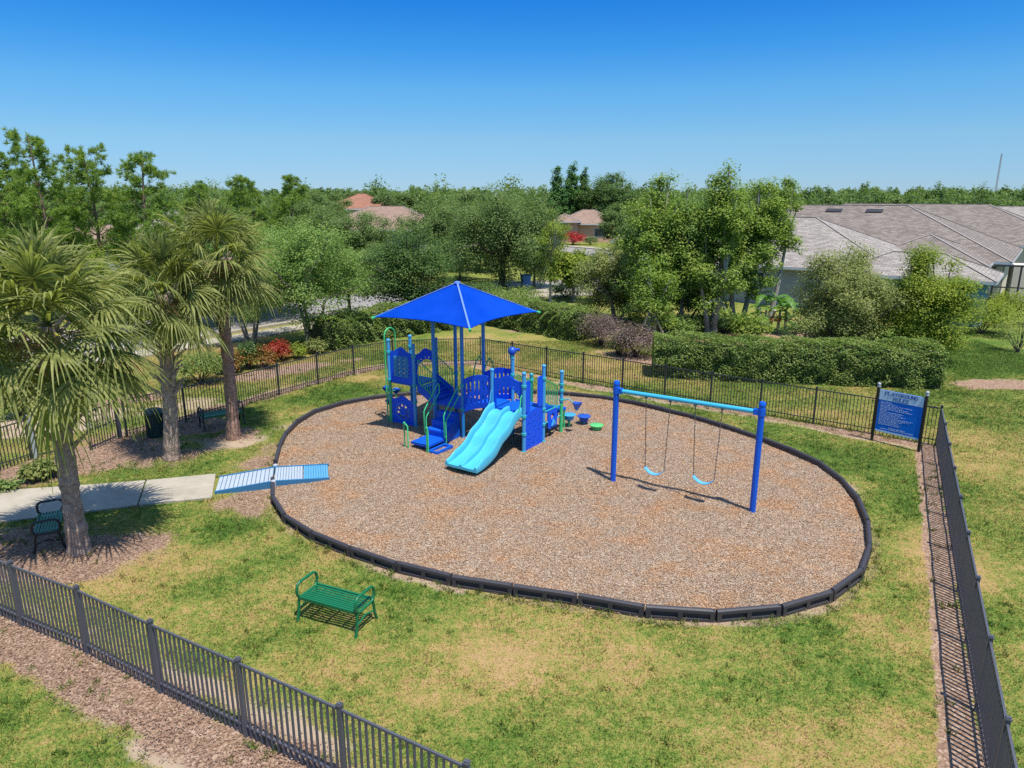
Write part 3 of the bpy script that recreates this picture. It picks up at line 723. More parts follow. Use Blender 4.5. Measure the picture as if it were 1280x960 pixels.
for s in (-1, 1):
    m = MB(); y = s * RW / 2
    for x0, z0, x1, z1, b0, b1 in ((0, .085, LM, .212, 0, 0), (LM, .212, LB + .03, .145, 0, .02)):
        m.add([(x0, y - .025, b0), (x1, y - .025, b1), (x1, y - .025, z1), (x0, y - .025, z0), (x0, y + .025, b0), (x1, y + .025, b1), (x1, y + .025, z1), (x0, y + .025, z0)],
              [(0, 1, 2, 3), (7, 6, 5, 4), (0, 4, 5, 1), (2, 6, 7, 3), (3, 7, 4, 0), (1, 5, 6, 2)])
    m.build('side_rail', M['ramp_blue'], rt)
    m = MB(); m.lathe([(.065, 0), (.065, .235), (.05, .25), (.02, .258)], (LM, s * (RW / 2 + .07), 0), 12); m.build('border_joint', M['metal'], rt, smooth=40)

# ------------------------------------------------------------------ swings
SA, SB = at(766,604)[:2], at(940,643)[:2]; sw_rz = math.atan2(*(SB - SA)[::-1]); SL = float(np.linalg.norm(SB - SA))
st = thing('swing_set', 'tall swing frame of two royal blue posts and a light cyan top beam', 'swing set', (*SA, 0), sw_rz)
for x in (0, SL):
    m = MB(); m.lathe([(.072, 0), (.072, 2.70)], (0, 0, 0), 20); p = m.build('post', M['swing_post'], st, (x, 0, 0), smooth=40)
    m = MB(); m.lathe([(.080, 2.68), (.080, 2.73), (.062, 2.765), (.02, 2.78)], (0, 0, 0), 20); m.build('post_cap', M['swing_post'], p, smooth=40)
    m = MB(); m.lathe([(.085, 2.44), (.085, 2.60)], (0, 0, 0), 20); m.box((.1 if x == 0 else -.1, 0, 2.52), (.14, .13, .13)); m.build('beam_bracket', M['swing_post'], p, smooth=40)
m = MB(); m.tube([(.06, 0, 2.52), (SL - .06, 0, 2.52)], .055, 16); beam = m.build('beam', M['swing_beam'], st, smooth=40)
for x in (.80, 1.42, 2.04, 2.68):
    m = MB(); m.box((x, 0, 2.452), (.05, .09, .05)); m.tube([(x, 0, 2.43), (x, 0, 2.38)], .012, 6); m.build('hanger', M['chain'], beam)
def swing(label, x0, x1, zs):
    t = thing('swing', label, 'swing', (*(SA + np.array([math.cos(sw_rz), math.sin(sw_rz)]) * (x0 + x1) / 2), 0), sw_rz, 'belt swings on the swing frame')
    w = (x1 - x0) / 2; top = 2.40; hs = w * .80
    for s in (-1, 1):
        m = MB(); a, b = Vector((s * w, 0, top)), Vector((s * hs, .0, zs + .13)); n = int((a - b).length / .045)
        for i in range(n):
            p, q = a.lerp(b, i / n), a.lerp(b, (i + 1) / n + .15 / n); k = i % 2
            m.bar(p, q, .022 if k else .008, .008 if k else .022)
        m.build('chain', M['chain'], t)
    m = MB(); V, Fs = [], []; k = 15
    for i in range(k):
        u = -1 + 2 * i / (k - 1); x = u * hs; z = zs + .14 * abs(u) ** 2.2
        V += [(x, -.075, z), (x, .075, z), (x, .075, z - .016), (x, -.075, z - .016)]
    for i in range(k - 1):
        for j in range(4): Fs.append((i * 4 + j, i * 4 + (j + 1) % 4, (i + 1) * 4 + (j + 1) % 4, (i + 1) * 4 + j))
    Fs += [(3, 2, 1, 0), tuple((k - 1) * 4 + j for j in range(4))]
    m.add(V, Fs); m.build('seat', M['seat_blue'], t, smooth=40)
swing('light blue belt swing on chains, the one nearer the play structure', .80, 1.42, .50)
swing('light blue belt swing on chains, next to the nearer swing post', 2.04, 2.68, .53)

# ------------------------------------------------------------------ benches, bin, sign
def bench(label, c, rz, frame, seat, L=1.24, D=.54):
    t = thing('bench', label, 'bench', (c[0], c[1], 0), rz); 
    m = MB(); n = 9
    for i in range(n):
        y = -D / 2 + .03 + (D - .06) * i / (n - 1); z = .45 - .018 * math.sin(PI * i / (n - 1)); m.box((0, y, z), (L - .06, .040, .014))
    for x in (-L * .28, 0, L * .28): m.box((x, 0, .425), (.03, D - .06, .014))
    m.bar((-L / 2, -D / 2 + .02, .425), (L / 2, -D / 2 + .02, .425), .022, .05); m.bar((-L / 2, D / 2 - .02, .425), (L / 2, D / 2 - .02, .425), .022, .05)
    m.build('seat', seat, t)
    for sx in (-1, 1):
        x = sx * L / 2; m = MB(); loop = [(x, p[0], p[1]) for p in rrect(-D / 2, .41, D / 2, .70, .115, 6)]
        m.tube(loop, .026, 8, closed=True); m.build('armrest', frame, t, smooth=60)
        for sy in (-1, 1):
            m = MB(); m.tube([(x, sy * (D / 2 - .05), .42), (x, sy * (D / 2 - .02), .30), (x, sy * (D / 2 - .01), .15), (x, sy * (D / 2 + .05), -.01)], [.026, .024, .024, .028], 8); m.build('leg', frame, t, smooth=60)
        m = MB(); m.tube([(x, -D / 2 + .02, .2), (x, 0, .27), (x, D / 2 - .02, .2)], .016, 6); m.build('stretcher', frame, t, smooth=60)
bf = [at(373.8,775), at(445.6,796), at(469.4,773.8)]
bc = (bf[0] + bf[2]) / 2; bench('all green backless slatted bench with looped arms, alone on the open lawn', bc, math.atan2(*(bf[1] - bf[0])[1::-1]), M['bench'], M['bench'])
bench('black framed bench with green slats under the largest palm beside the path', (-10.05, 14.15, 0), R(118), M['bench_dark'], M['bench'], 1.15, .5)
bench('black framed bench with green slats standing against the fence behind a palm trunk', (-9.45, 22.1, 0), R(38), M['bench_dark'], M['bench'], 1.25, .5)
tc = at(196,545); t = thing('litter_bin', 'dark green round litter bin beside the middle palm and fence', 'litter bin', tc)
m = MB(); m.lathe([(.22, 0), (.26, .03), (.26, .72), (.235, .74)], n=24)
for k in range(24):
    a = 2 * PI * k / 24; m.box((.268 * math.cos(a), .268 * math.sin(a), .38), (.012, .035, .66), a)
m.build('body', M['bin_green'], t, smooth=40)
m = MB(); m.lathe([(.285, .74), (.29, .79), (.23, .87), (.12, .91), (.11, .90)], n=24); m.build('lid', M['bin_green'], t, smooth=40)

# letters: strokes with serifs
GL = {'P': ([[(0,0),(0,1)], [(0,1),(.5,1),(.72,.9),(.72,.62),(.5,.5),(0,.5)]], [(0,0),(0,1)]), 'L': ([[(0,1),(0,0)], [(0,0),(.62,0),(.66,.2)]], [(0,1),(0,0)]),
 'A': ([[(0,0),(.4,1),(.8,0)], [(.16,.36),(.64,.36)]], [(0,0),(.8,0)]), 'Y': ([[(0,1),(.38,.48),(.76,1)], [(.38,.48),(.38,0)]], [(0,1),(.76,1),(.38,0)]),
 'G': ([[(.74,.8),(.55,1),(.25,1),(.02,.7),(.02,.3),(.25,0),(.55,0),(.74,.2),(.74,.45)]], [(.74,.45)]), 'R': ([[(0,0),(0,1)], [(0,1),(.5,1),(.7,.9),(.7,.62),(.5,.5),(0,.5)], [(.4,.5),(.78,0)]], [(0,0),(0,1),(.78,0)]),
 'O': ([[(.25,0),(.02,.3),(.02,.7),(.25,1),(.55,1),(.78,.7),(.78,.3),(.55,0),(.25,0)]], []), 'U': ([[(0,1),(0,.3),(.2,0),(.52,0),(.72,.3),(.72,1)]], [(0,1),(.72,1)]),
 'N': ([[(0,0),(0,1),(.72,0),(.72,1)]], [(0,0),(0,1),(.72,1)]), 'D': ([[(0,0),(0,1),(.45,1),(.75,.7),(.75,.3),(.45,0),(0,0)]], [(0,0),(0,1)]),
 'E': ([[(0,0),(0,1)], [(.62,.8),(.6,1),(0,1)], [(0,.5),(.45,.5)], [(0,0),(.6,0),(.64,.2)]], [(0,0),(0,1)]), 'S': ([[(.6,.8),(.45,1),(.18,1),(.03,.8),(.1,.58),(.5,.44),(.62,.22),(.45,0),(.15,0),(.0,.2)]], [])}
def letters(m, text, cx, cz, h, y, sp=.30, sx=.9):
    adv = [(max(p[0] for s in GL[c][0] for p in s) + sp) * sx for c in text]; W = (sum(adv) - sp * sx) * h; x = cx - W / 2
    for c, a in zip(text, adv):
        for s in GL[c][0]:
            for p, q in zip(s[:-1], s[1:]):
                w = .17 if abs(q[1] - p[1]) > abs(q[0] - p[0]) else .11
                m.bar((x + p[0] * h * sx, y, cz + p[1] * h), (x + q[0] * h * sx, y, cz + q[1] * h), .006, w * h) if abs(q[1] - p[1]) < 1e-6 else m.bar((x + p[0] * h * sx, y, cz + p[1] * h), (x + q[0] * h * sx, y, cz + q[1] * h), w * h, .006) if False else thick(m, (x + p[0] * h * sx, cz + p[1] * h), (x + q[0] * h * sx, cz + q[1] * h), w * h, y)
        for s in GL[c][1]:
            thick(m, (x + (s[0] - .15) * h * sx, cz + s[1] * h), (x + (s[0] + .15) * h * sx, cz + s[1] * h), .09 * h, y)
        x += a * h
def thick(m, a, b, w, y, d=.004):
    a, b = np.array(a, float), np.array(b, float); u = (b - a) / max(np.linalg.norm(b - a), 1e-9); n = np.array([-u[1], u[0]]) * w / 2; a = a - u * w * .25; b = b + u * w * .25
    P = [a - n, b - n, b + n, a + n]
    m.add([(p[0], y, p[1]) for p in P] + [(p[0], y + d, p[1]) for p in P], [(0, 1, 2, 3), (7, 6, 5, 4), (0, 4, 5, 1), (1, 5, 6, 2), (2, 6, 7, 3), (3, 7, 4, 0)])
sa, sb = at(1089.5,551), at(1148,565); srz = math.atan2(*(sb - sa)[1::-1]); SWD = float(np.linalg.norm(sb - sa))
sg = thing('rules_sign', 'blue sign headed PLAYGROUND RULES on two black posts before the fence', 'sign', sa, srz)
for x in (0, SWD):
    m = MB(); m.box((0, 0, .86), (.072, .072, 1.72)); p = m.build('post', M['black'], sg, (x, 0, 0))
    m = MB(); m.lathe([(.055, 1.72), (.055, 1.745), (.03, 1.755), (.05, 1.785), (.054, 1.81), (.04, 1.84), (.01, 1.855)], n=14); m.build('finial', M['metal'], p, smooth=50)
X0, X1 = .05, SWD - .05; cx = SWD / 2
m = MB(); m.box((cx, 0, 1.00), (X1 - X0, .03, 1.30)); pn = m.build('panel', M['sign_blue'], sg)
m = MB(); m.box((cx, -.0175, 1.50), (X1 - X0 - .006, .005, .30)); m.box((cx, -.0175, .382), (X1 - X0 - .006, .005, .05)); m.build('header', M['sign_pale'], pn)
m = MB(); letters(m, 'PLAYGROUND', cx, 1.525, .098, -.0245); letters(m, 'RULES', cx, 1.375, .098, -.0245); m.build('lettering', M['sign_ink'], pn)
m = MB(); rr = random.Random(5)
rows = [.30, .44, .80, .55, .72, .83, .22, .60, .55, .66, .50, .88, .78, .60, .52, .58, .55]
z = 1.285
for w_ in rows:                                    # lines too small to read in the photograph: word-long strokes
    x, xe = X0 + .07, X0 + .07 + (X1 - X0 - .14) * w_
    while x < xe - .01:
        wl = min(rr.uniform(.03, .10), xe - x); k = x
        while k < x + wl - .006:
            hh = rr.choice((.016, .016, .024)); thick(m, (k, z), (k, z + hh), .005, -.0195); thick(m, (k, z + rr.choice((0, .008, .016))), (k + .008, z + rr.choice((0, .016))), .005, -.0195); k += .014
        x += wl + .018
    z -= .043
for w_, z in ((.38, .50), (.74, .455)):
    x, xe = cx - (X1 - X0) * w_ / 2, cx + (X1 - X0) * w_ / 2
    while x < xe: thick(m, (x, z), (x, z + .022), .006, -.0195); thick(m, (x, z), (x + .010, z + .02), .005, -.0195); x += .016 if rr.random() < .8 else .032
m.build('small_lettering', M['sign_white'], pn)
# ------------------------------------------------------------------ play structure (u along the slide front, v to the back)
P0 = np.array([-1.49, 20.65]); PRZ = math.atan2(-.55, .835)
play = thing('play_structure', 'blue and green climbing structure with double slide under a royal blue shade canopy', 'play structure', (*P0, 0), PRZ)
g = .0; DZ, TZ, RZ_ = 1.05, 1.47, 1.2
def post(u, v, h, mat, collars=(), r=.056, lower=None):
    m = MB()
    if lower: m.lathe([(r, lower[0]), (r, h)], n=16)
    else: m.lathe([(r, 0), (r, h)], n=16)
    p = m.build('post', mat, play, (u, v, 0), smooth=40)
    if lower: m = MB(); m.lathe([(r, 0), (r, lower[0] - .001)], n=16); m.build('post_sleeve', lower[1], p, smooth=40)
    m = MB(); m.lathe([(r + .010, h - .02), (r + .010, h + .02), (r * .7, h + .045), (.01, h + .055)], n=16); m.build('post_cap', mat, p, smooth=40)
    for z in collars:
        m = MB(); m.lathe([(r + .004, z - .045), (r + .022, z - .035), (r + .022, z + .035), (r + .004, z + .045)], n=16); m.build('collar', M['teal'], p, smooth=50)
    return p
CAN = [(-1.09, 0), (0, 0), (0, 1.09), (-1.09, 1.09)]
for u, v in CAN: post(u, v, 4.36, M['post_deep'], (1.0, 1.75))
pA, pB, pC, pD = (-2.97, .02), (-1.95, .05), (-2.97, 1.06), (-1.90, 1.10)
post(*pA, 2.80, M['post'], (2.42, 1.50, .98), lower=(1.45, M['green'])); post(*pB, 2.74, M['post'], (2.40, 1.46, .9, .06))
post(*pC, 2.76, M['post'], (2.42,)); post(*pD, 2.76, M['post_deep'], (2.4, 1.5))
pE, pF, pG, pH, pI, pJ = (1.09, 0), (2.19, 0), (2.19, 1.09), (1.09, 1.09), (2.19, 2.18), (1.09, 2.18)
post(*pE, 2.38, M['post'], ()); post(*pF, 2.42, M['post'], (2.05, 1.15, .62, .06)); post(*pG, 2.42, M['post'], (2.05, 1.10, .62, .07))
post(*pH, 2.52, M['post'], (2.0,)); post(*pI, 2.02, M['post'], (1.62, 1.42, 1.12), lower=(1.02, M['green'])); post(*pJ, 1.78, M['teal'], (1.6,))

def deck(u0, u1, v0, v1, z, t=.07):
    m = MB(); m.box(((u0 + u1) / 2, (v0 + v1) / 2, z - t / 2), (u1 - u0, v1 - v0, t))
    for k in range(9):
        x = u0 + (u1 - u0) * (k + .5) / 9; m.box((x, (v0 + v1) / 2, z + .004), ((u1 - u0) / 16, v1 - v0 - .06, .008))
    m.build('deck', M['deck'], play)
deck(-1.06, -.03, .03, 1.06, DZ); deck(-2.94, -1.93, .07, 1.05, TZ); deck(1.12, 2.16, .03, 1.06, RZ_); deck(1.15, 2.13, 2.18, 2.62, .76)
for u, v in ((1.2, 2.58), (2.08, 2.58)):
    m = MB(); m.lathe([(.03, 0), (.03, .70)], n=10); m.build('deck_leg', M['green'], play, (u, v, 0), smooth=40)

# canopy: four tensioned panels with bowed hems, seams over the ridges, rafters below
cc = np.array([-.545, .545]); HD, ZE, ZA = 1.73, 3.80, 4.74
def canopy():
    cor = [cc + HD * np.array(s) for s in ((-1, -1), (1, -1), (1, 1), (-1, 1))]; m = MB(); n, k = 20, 14
    for c in range(4):
        a, b = cor[c], cor[(c + 1) % 4]; inw = cc - (a + b) / 2; V = []
        for lay, dz in ((0, 0.0), (1, -.012)):
            for j in range(k + 1):
                t = j / k
                for i in range(n + 1):
                    s = i / n; sag = math.sin(PI * s); e = a * (1 - s) + b * s + inw * .14 * sag; q = e * (1 - t) + cc * t
                    z = (ZE + .02 * sag) * (1 - t) + ZA * t - .075 * sag * math.sin(PI * t) + .012 * math.sin(9 * s + 3 * t + c) * (1 - t) * sag
                    V.append((q[0], q[1], z + dz))
        Fs = []; o = (n + 1) * (k + 1)
        for j in range(k):
            for i in range(n):
                a0 = j * (n + 1) + i; Fs += [(a0, a0 + 1, a0 + n + 2, a0 + n + 1), (o + a0 + n + 1, o + a0 + n + 2, o + a0 + 1, o + a0)]
        for i in range(n): Fs.append((i + 1, i, o + i, o + i + 1))
        m.add(V, Fs)
    cv = m.build('canopy', M['canopy'], play, smooth=35)
    for c in range(4):
        a = cor[c]; m = MB(); m.bar((*a, ZE + .012), (*cc, ZA + .014), .050, .012); m.build('seam', M['seam'], cv)
        b = cor[(c + 1) % 4]; inw = cc - (a + b) / 2
        hem = [(*(a * (1 - s) + b * s + inw * .14 * math.sin(PI * s)), ZE - .008 + .02 * math.sin(PI * s)) for s in np.linspace(0, 1, 16)]
        m = MB(); m.tube(hem, .016, 6); m.build('hem', M['canopy'], cv, smooth=60)
        m = MB(); m.tube([(*(a + (a - cc) * .03), ZE - .04), (*cc, ZA - .09)], .028, 8); rf = m.build('canopy_rafter', M['post_deep'], play, smooth=40)
        m = MB(); m.tube([(*(a + (a - cc) * .012), ZE - .018), (*(a + (a - cc) * .05), ZE - .05)], .040, 10); m.build('corner_bracket', M['green'], rf, smooth=40)
    m = MB(); m.lathe([(.10, ZA - .02), (.09, ZA + .03), (.02, ZA + .05)], (*cc, 0), 12); m.build('canopy_cap', M['seam'], cv, smooth=40)
canopy()

# panels
def wave_top(x0, x1, z, amp, n=22): return [(x0 + (x1 - x0) * i / n, z + amp * (math.sin(PI * i / n) ** 2) - .03 * math.sin(2 * PI * i / n) ** 2) for i in range(n + 1)]
def arch_panel(a, b, z0, name='arch_panel'):
    L = math.hypot(b[0] - a[0], b[1] - a[1]); x0, x1 = .06, L - .06; xm = L / 2
    rx, zs, ry = (x1 - x0) / 2 - .085, z0 + .40, .34
    top = wave_top(x0, x1, z0 + .96, .13)
    out = [(x0, z0)] + top + [(x1, z0), (x1 - .085, z0)] + [(xm + rx * math.cos(t), zs + ry * math.sin(t)) for t in np.linspace(0, PI, 20)] + [(x0 + .085, z0)]
    holes = []
    for k in range(5):
        t = R(40 + 25 * k); cx, cz = xm + (rx + .055) * math.cos(t), zs + (ry + .065) * math.sin(t); holes.append([(cx + p[0], cz + p[1]) for p in rrect(-.035, -.018, .035, .018, .008, 2)])
    panel(name, [out] + holes, .022, a, b, M['royal'], play)
arch_panel(pE, pF, RZ_); arch_panel(pB, pD, TZ)
def bridge_panel(v):
    a, b = (0, v), (1.09, v); x0, x1 = .062, 1.028
    bot = lambda x: .90 + .33 * x / 1.09 + .05 * math.sin(PI * x / 1.09); top = lambda x: 1.93 + .22 * x / 1.09 + .11 * math.sin(PI * x / 1.09)
    xs = np.linspace(x0, x1, 16); out = [(x, bot(x)) for x in xs] + [(x, top(x)) for x in xs[::-1]]; holes = []
    for k in range(6):
        x = .155 + k * .152
        for f0, f1 in ((.16, .40), (.52, .84)):
            za, zb = bot(x) + (top(x) - bot(x)) * f0, bot(x) + (top(x) - bot(x)) * f1; holes.append(rrect(x - .030, za, x + .030, zb, .028, 4))
    panel('bridge_panel', [out] + holes, .022, a, b, M['royal'], play)
bridge_panel(0); bridge_panel(1.09)
m = MB()
for i in range(7):
    x = .06 + .97 * (i + .5) / 7; m.box((x, .545, DZ - .03 + .15 * x / 1.09 + .06 * math.sin(PI * x / 1.09)), (.13, 1.02, .05))
m.build('bridge_floor', M['deck'], play)
# game panel with turning tiles, wheel panel below it
L = pB[0] - pA[0]
out = [(.06, 1.46)] + wave_top(.06, L - .06, 2.46, .17) + [(L - .06, 1.46)]
gp = panel('game_panel', [out, rrect(.20, 1.66, L - .20, 2.34, .03)], .03, pA, pB, M['royal'], play)
for i in range(3):
    for j in range(5):
        m = MB(); x = pA[0] + .20 + (L - .40) * (i + .5) / 3; z = 1.66 + .68 * (j + .5) / 5; yy = pA[1] + (pB[1] - pA[1]) * (x - pA[0]) / L
        m.box((x, yy, z), (.165, .06, .118)); m.tube([(x, yy - .022, z - .055), (x, yy - .022, z + .055)], .04, 8); m.build('tile', M['tile'], gp)
out = [(.06, .08)] + wave_top(.06, L - .06, .90, .14) + [(L - .06, .08)]; xm, zm = L / 2, .50; holes = []
for k in range(8):
    t = 2 * PI * k / 8 + .2; holes.append(circ(xm + .20 * math.cos(t), zm + .20 * math.sin(t), .055, .048, 10))
wp = panel('wheel_panel', [out] + holes, .03, pA, pB, M['royal'], play)
for rr_ in (.125, .285):
    m = MB(); m.tube([(pA[0] + xm + rr_ * math.cos(t), pA[1] + .015 - .02, zm + rr_ * math.sin(t)) for t in np.linspace(0, 2 * PI, 28)[:-1]], .012, 6, closed=True); m.build('wheel_ring', M['post'], wp, smooth=60)
# climbing wall and the two narrow panels above it
L = 1.09; xs = np.linspace(.06, L - .06, 14)
out = [(L - .06, .04), (L - .06, 1.15)] + [(x, 1.15 + .10 * math.sin(PI * (x - .06) / (L - .12))) for x in xs[::-1]][1:-1] + [(.06, 1.15), (.06, .04)]; holes = []
for j in range(6):
    for i in range(3):
        if (i + j) % 4 == 3: continue
        cx, cz = .24 + .28 * i + .05 * (j % 2), .20 + .165 * j; holes.append([(cx + p[0] * .94 - p[1] * .34, cz + p[0] * .34 + p[1] * .94) for p in circ(0, 0, .058, .026, 12)])
panel('climbing_wall', [out] + holes, .035, pF, pG, M['royal'], play)
for x0, x1 in ((.065, .33), (.76, 1.025)):
    lp = rrect(x0, RZ_ + .03, x1, 2.16, .10, 5); holes = [circ((x0 + x1) / 2 + (.07 if x0 < .5 else -.07), RZ_ + .2 + .16 * k, .016, n=8) for k in range(5)]
    panel('entry_panel', [lp] + holes, .03, pF, pG, M['royal'], play)
# stair links with green barred barriers
def link_stair(p0, p1, w_dir, z0, z1, steps, tall):
    a, b = np.array(p0), np.array(p1); d = b - a; L = np.linalg.norm(d); u = d / L; w = np.array(w_dir); wl = np.linalg.norm(w); wn = w / wl; rot = math.atan2(u[1], u[0])
    m = MB()
    for k in range(steps):
        t = (k + .5) / steps; c = a + d * t + w / 2; z = z0 + (z1 - z0) * (k + .5) / steps; m.box((*c, z - .03), (L / steps + .02, wl - .14, .06), rot); m.box((*(c + u * L / steps / 2), z - .09), (.02, wl - .14, .14), rot)
    m.build('stair', M['deck'], play)
    for o in (.07, wl - .07):
        m = MB(); pa, pb = a + wn * o, b + wn * o; hh = .34 if (tall and o > .5) else .16; nrm = wn * .015
        P = [(pa, z0 - .20), (pb, z1 - .20), (pb, z1 + hh - .1), (pa, z0 + hh - .1)]
        m.add([(*(p - nrm), z) for p, z in P] + [(*(p + nrm), z) for p, z in P], [(0, 1, 2, 3), (7, 6, 5, 4), (0, 4, 5, 1), (1, 5, 6, 2), (2, 6, 7, 3), (3, 7, 4, 0)]); m.build('stringer', M['deck'], play)
        m = MB(); qa, qb = pa + u * .05, pb - u * .05
        A, B = Vector((*qa, z0 + .82)), Vector((*qb, z1 + .82)); A2, B2 = Vector((*qa, z0 + .10)), Vector((*qb, z1 + .10))
        m.tube([A2, A, B, B2], .020, 8, closed=True)
        n = int(L / .105)
        for k in range(1, n): m.tube([A2.lerp(B2, k / n), A.lerp(B, k / n)], .011, 6)
        m.build('barrier', M['green'], play, smooth=50)
link_stair((-1.87, .03), (-1.12, .03), (0, 1.03), TZ, DZ, 3, True)
link_stair((1.12, 1.12), (1.12, 2.14), (1.04, 0), RZ_, .76, 4, False)

# double slide
def slide():
    prof = spline([(.06, 1.20), (-.12, 1.205), (-.32, 1.14), (-.58, .92), (-.81, .80), (-1.02, .71), (-1.29, .485), (-1.52, .375), (-1.76, .305), (-2.02, .255), (-2.28, .25)], 44)
    u0, u1 = 1.10, 2.16; W = u1 - u0; lane = W / 2
    def section():
        S = []
        def rail(c, hw, h): return [(c - hw, .02), (c - hw * .9, h * .6), (c - hw * .5, h), (c, h + .015), (c + hw * .5, h), (c + hw * .9, h * .6), (c + hw, .02)]
        S += [(0, -.05)] + rail(.045, .045, .20) + [(.16, .0), (lane / 2 + .02, -.012), (lane - .14, 0)] + rail(lane, .042, .15) + [(lane + .14, 0), (W - lane / 2 - .02, -.012), (W - .16, 0)] + rail(W - .045, .045, .20) + [(W, -.05)]
        return S
    S = section(); k = len(S); V = []; n = len(prof)
    for i, (v, z) in enumerate(prof):
        f = 1.0; t = i / (n - 1)
        f = min(1, .35 + 4 * (1 - t)) if t > .85 else 1
        a = prof[min(i + 1, n - 1)] - prof[max(i - 1, 0)]; a /= np.linalg.norm(a); nz = np.array([a[1], -a[0]]); nz = nz if nz[1] > 0 else -nz
        for x, h in S: V.append((u0 + x, v + nz[0] * h * f, z + nz[1] * h * f))
    o = len(V)
    for i, (v, z) in enumerate(prof):
        for x, h in S: V.append((u0 + .01 + x * (W - .02) / W, v, z - .075 + min(h, 0) * .3))
    Fs = []
    for i in range(n - 1):
        for j in range(k - 1):
            a0 = i * k + j; Fs += [(a0, a0 + k, a0 + k + 1, a0 + 1), (o + a0 + 1, o + a0 + k + 1, o + a0 + k, o + a0)]
        Fs += [(i * k, o + i * k, o + (i + 1) * k, (i + 1) * k), (i * k + k - 1, (i + 1) * k + k - 1, o + (i + 1) * k + k - 1, o + i * k + k - 1)]
    for j in range(k - 1): Fs.append(((n - 1) * k + j, o + (n - 1) * k + j, o + (n - 1) * k + j + 1, (n - 1) * k + j + 1))
    m = MB(); m.add(V, Fs); s = m.build('slide', M['slide'], play, smooth=50)
    m = MB(); m.tube([(u0 + W * .75, -1.55, .32), (u0 + W * .75, -1.55, 0)], .03, 10); m.tube([(u0 + W * .25, -2.05, .2), (u0 + W * .25, -2.05, 0)], .03, 10); m.build('slide_leg', M['green'], s, smooth=40)
    for x in (u0 + .01, u1 - .01):      # hand grips at the top
        m = MB(); m.tube([(x, -.02, 1.32), (x, -.02, 1.72), (x, -.05, 1.78), (x, -.10, 1.72), (x, -.14, 1.48), (x, -.26, 1.32)], .018, 8); m.build('hand_grip', M['post'] if x < 1.5 else M['green'], s, smooth=60)
slide()

# transfer station: ring step, platform, steps, rails
m = MB()
for b in (((.07, -1.52, .07), (.34, .08, .14)), ((.07, -.86, .07), (.34, .08, .14)), ((-.07, -1.19, .07), (.07, .60, .14)), ((.21, -1.19, .07), (.07, .60, .14))): m.box(*b)
m.build('ring_step', M['deck'], play)
m = MB(); m.box((-.47, -1.12, .22), (.68, .74, .07))
for i in range(7): m.box((-.47, -1.46 + .113 * i, .258), (.66, .07, .008))
m.box((-.47, -1.12, .09), (.4, .4, .18)); m.build('transfer_platform', M['deck'], play)
for k in range(3):
    z = .25 + .2 * (k + 1); m = MB(); v1 = -.75 + .25 * k; m.box((-.47, v1 + .125, z / 2 + .04), (.70, .25, z - .08)); m.box((-.47, v1 + .115, z - .015), (.72, .27, .05)); m.build('step', M['deck'], play)
for u in (-.86, -.10):
    m = MB(); m.tube([(u, -.80, .34), (u, -.80, .98), (u, -.74, 1.07), (u, -.10, 1.72), (u, -.05, 1.66), (u, -.05, 1.42), (u, -.68, .82), (u, -.71, .74), (u, -.71, .34), (u, -.755, .29)], .019, 8, closed=True)
    m.tube([(u, -.71, .5), (u, -.71, 0)], .019, 8); m.build('handrail', M['green'], play, smooth=50)
for u in (-.97, -.12):
    m = MB(); d = .13 if u < -.5 else .05; m.tube([(u, -1.58, 0), (u, -1.58, .74), (u + d * .5, -1.58, .80), (u + d, -1.58, .74), (u + d, -1.58, 0)], .021, 8); m.lathe([(.03, .78), (.036, .80), (.036, .84), (.01, .86)], (u + .01, -1.58, 0), 10); m.build('grab_bar', M['green'], play, smooth=50)

# arch climber at the tower, pods, loop climber, telescope, bubble panel
m = MB(); ua = -3.08
m.tube([(ua, -.03, 0), (ua, -.03, 2.9)] + [(ua, .22 - .25 * math.cos(t), 2.9 + .26 * math.sin(t)) for t in np.linspace(.15, PI, 12)] + [(ua, .47, 1.5)], .024, 8)
for z in (1.1, 2.3): m.tube([(ua, -.03, z), (pA[0], pA[1], z)], .018, 6)
m.build('arch_climber', M['green'], play, smooth=50)
def pod_cone(c, r, h, mat, name='climbing_pod', n=3, a0=.3):
    m = MB(); top = [(c[0] + r * math.cos(a0 + 2 * PI * k / n), c[1] + r * math.sin(a0 + 2 * PI * k / n), c[2]) for k in range(n)]
    t2 = [(x, y, z - .03) for x, y, z in top]; tip = [(c[0] + r * .25 * math.cos(a0 + 2 * PI * k / n), c[1] + r * .25 * math.sin(a0 + 2 * PI * k / n), c[2] - h) for k in range(n)]
    m.add(top + t2 + tip, [tuple(range(n))] + [(k, n + k, n + (k + 1) % n, (k + 1) % n) for k in range(n)] + [(n + k, 2 * n + k, 2 * n + (k + 1) % n, n + (k + 1) % n) for k in range(n)] + [tuple(range(3 * n - 1, 2 * n - 1, -1))])
    return m.build(name, mat, play)
for c in ((-3.52, .42, 1.10), (-3.28, .62, 1.02), (-3.30, .30, .72)):
    p = pod_cone(c, .17, .17, M['pod_blue']); m = MB(); m.tube([(c[0], c[1], c[2] - .1), (c[0], c[1], 0)], .02, 8); m.tube([(c[0], c[1], c[2] - .06), (ua, .2, c[2] + .05)], .016, 6); m.build('pod_stem', M['green'], p, smooth=40)
p = pod_cone((2.66, 2.30, 1.08), .19, .25, M['pod_blue'], a0=.8); m = MB(); m.tube([(2.22, 2.18, 1.12), (2.42, 2.22, 1.18), (2.60, 2.28, 1.04)], .018, 8); m.build('pod_bracket', M['teal'], p, smooth=50)
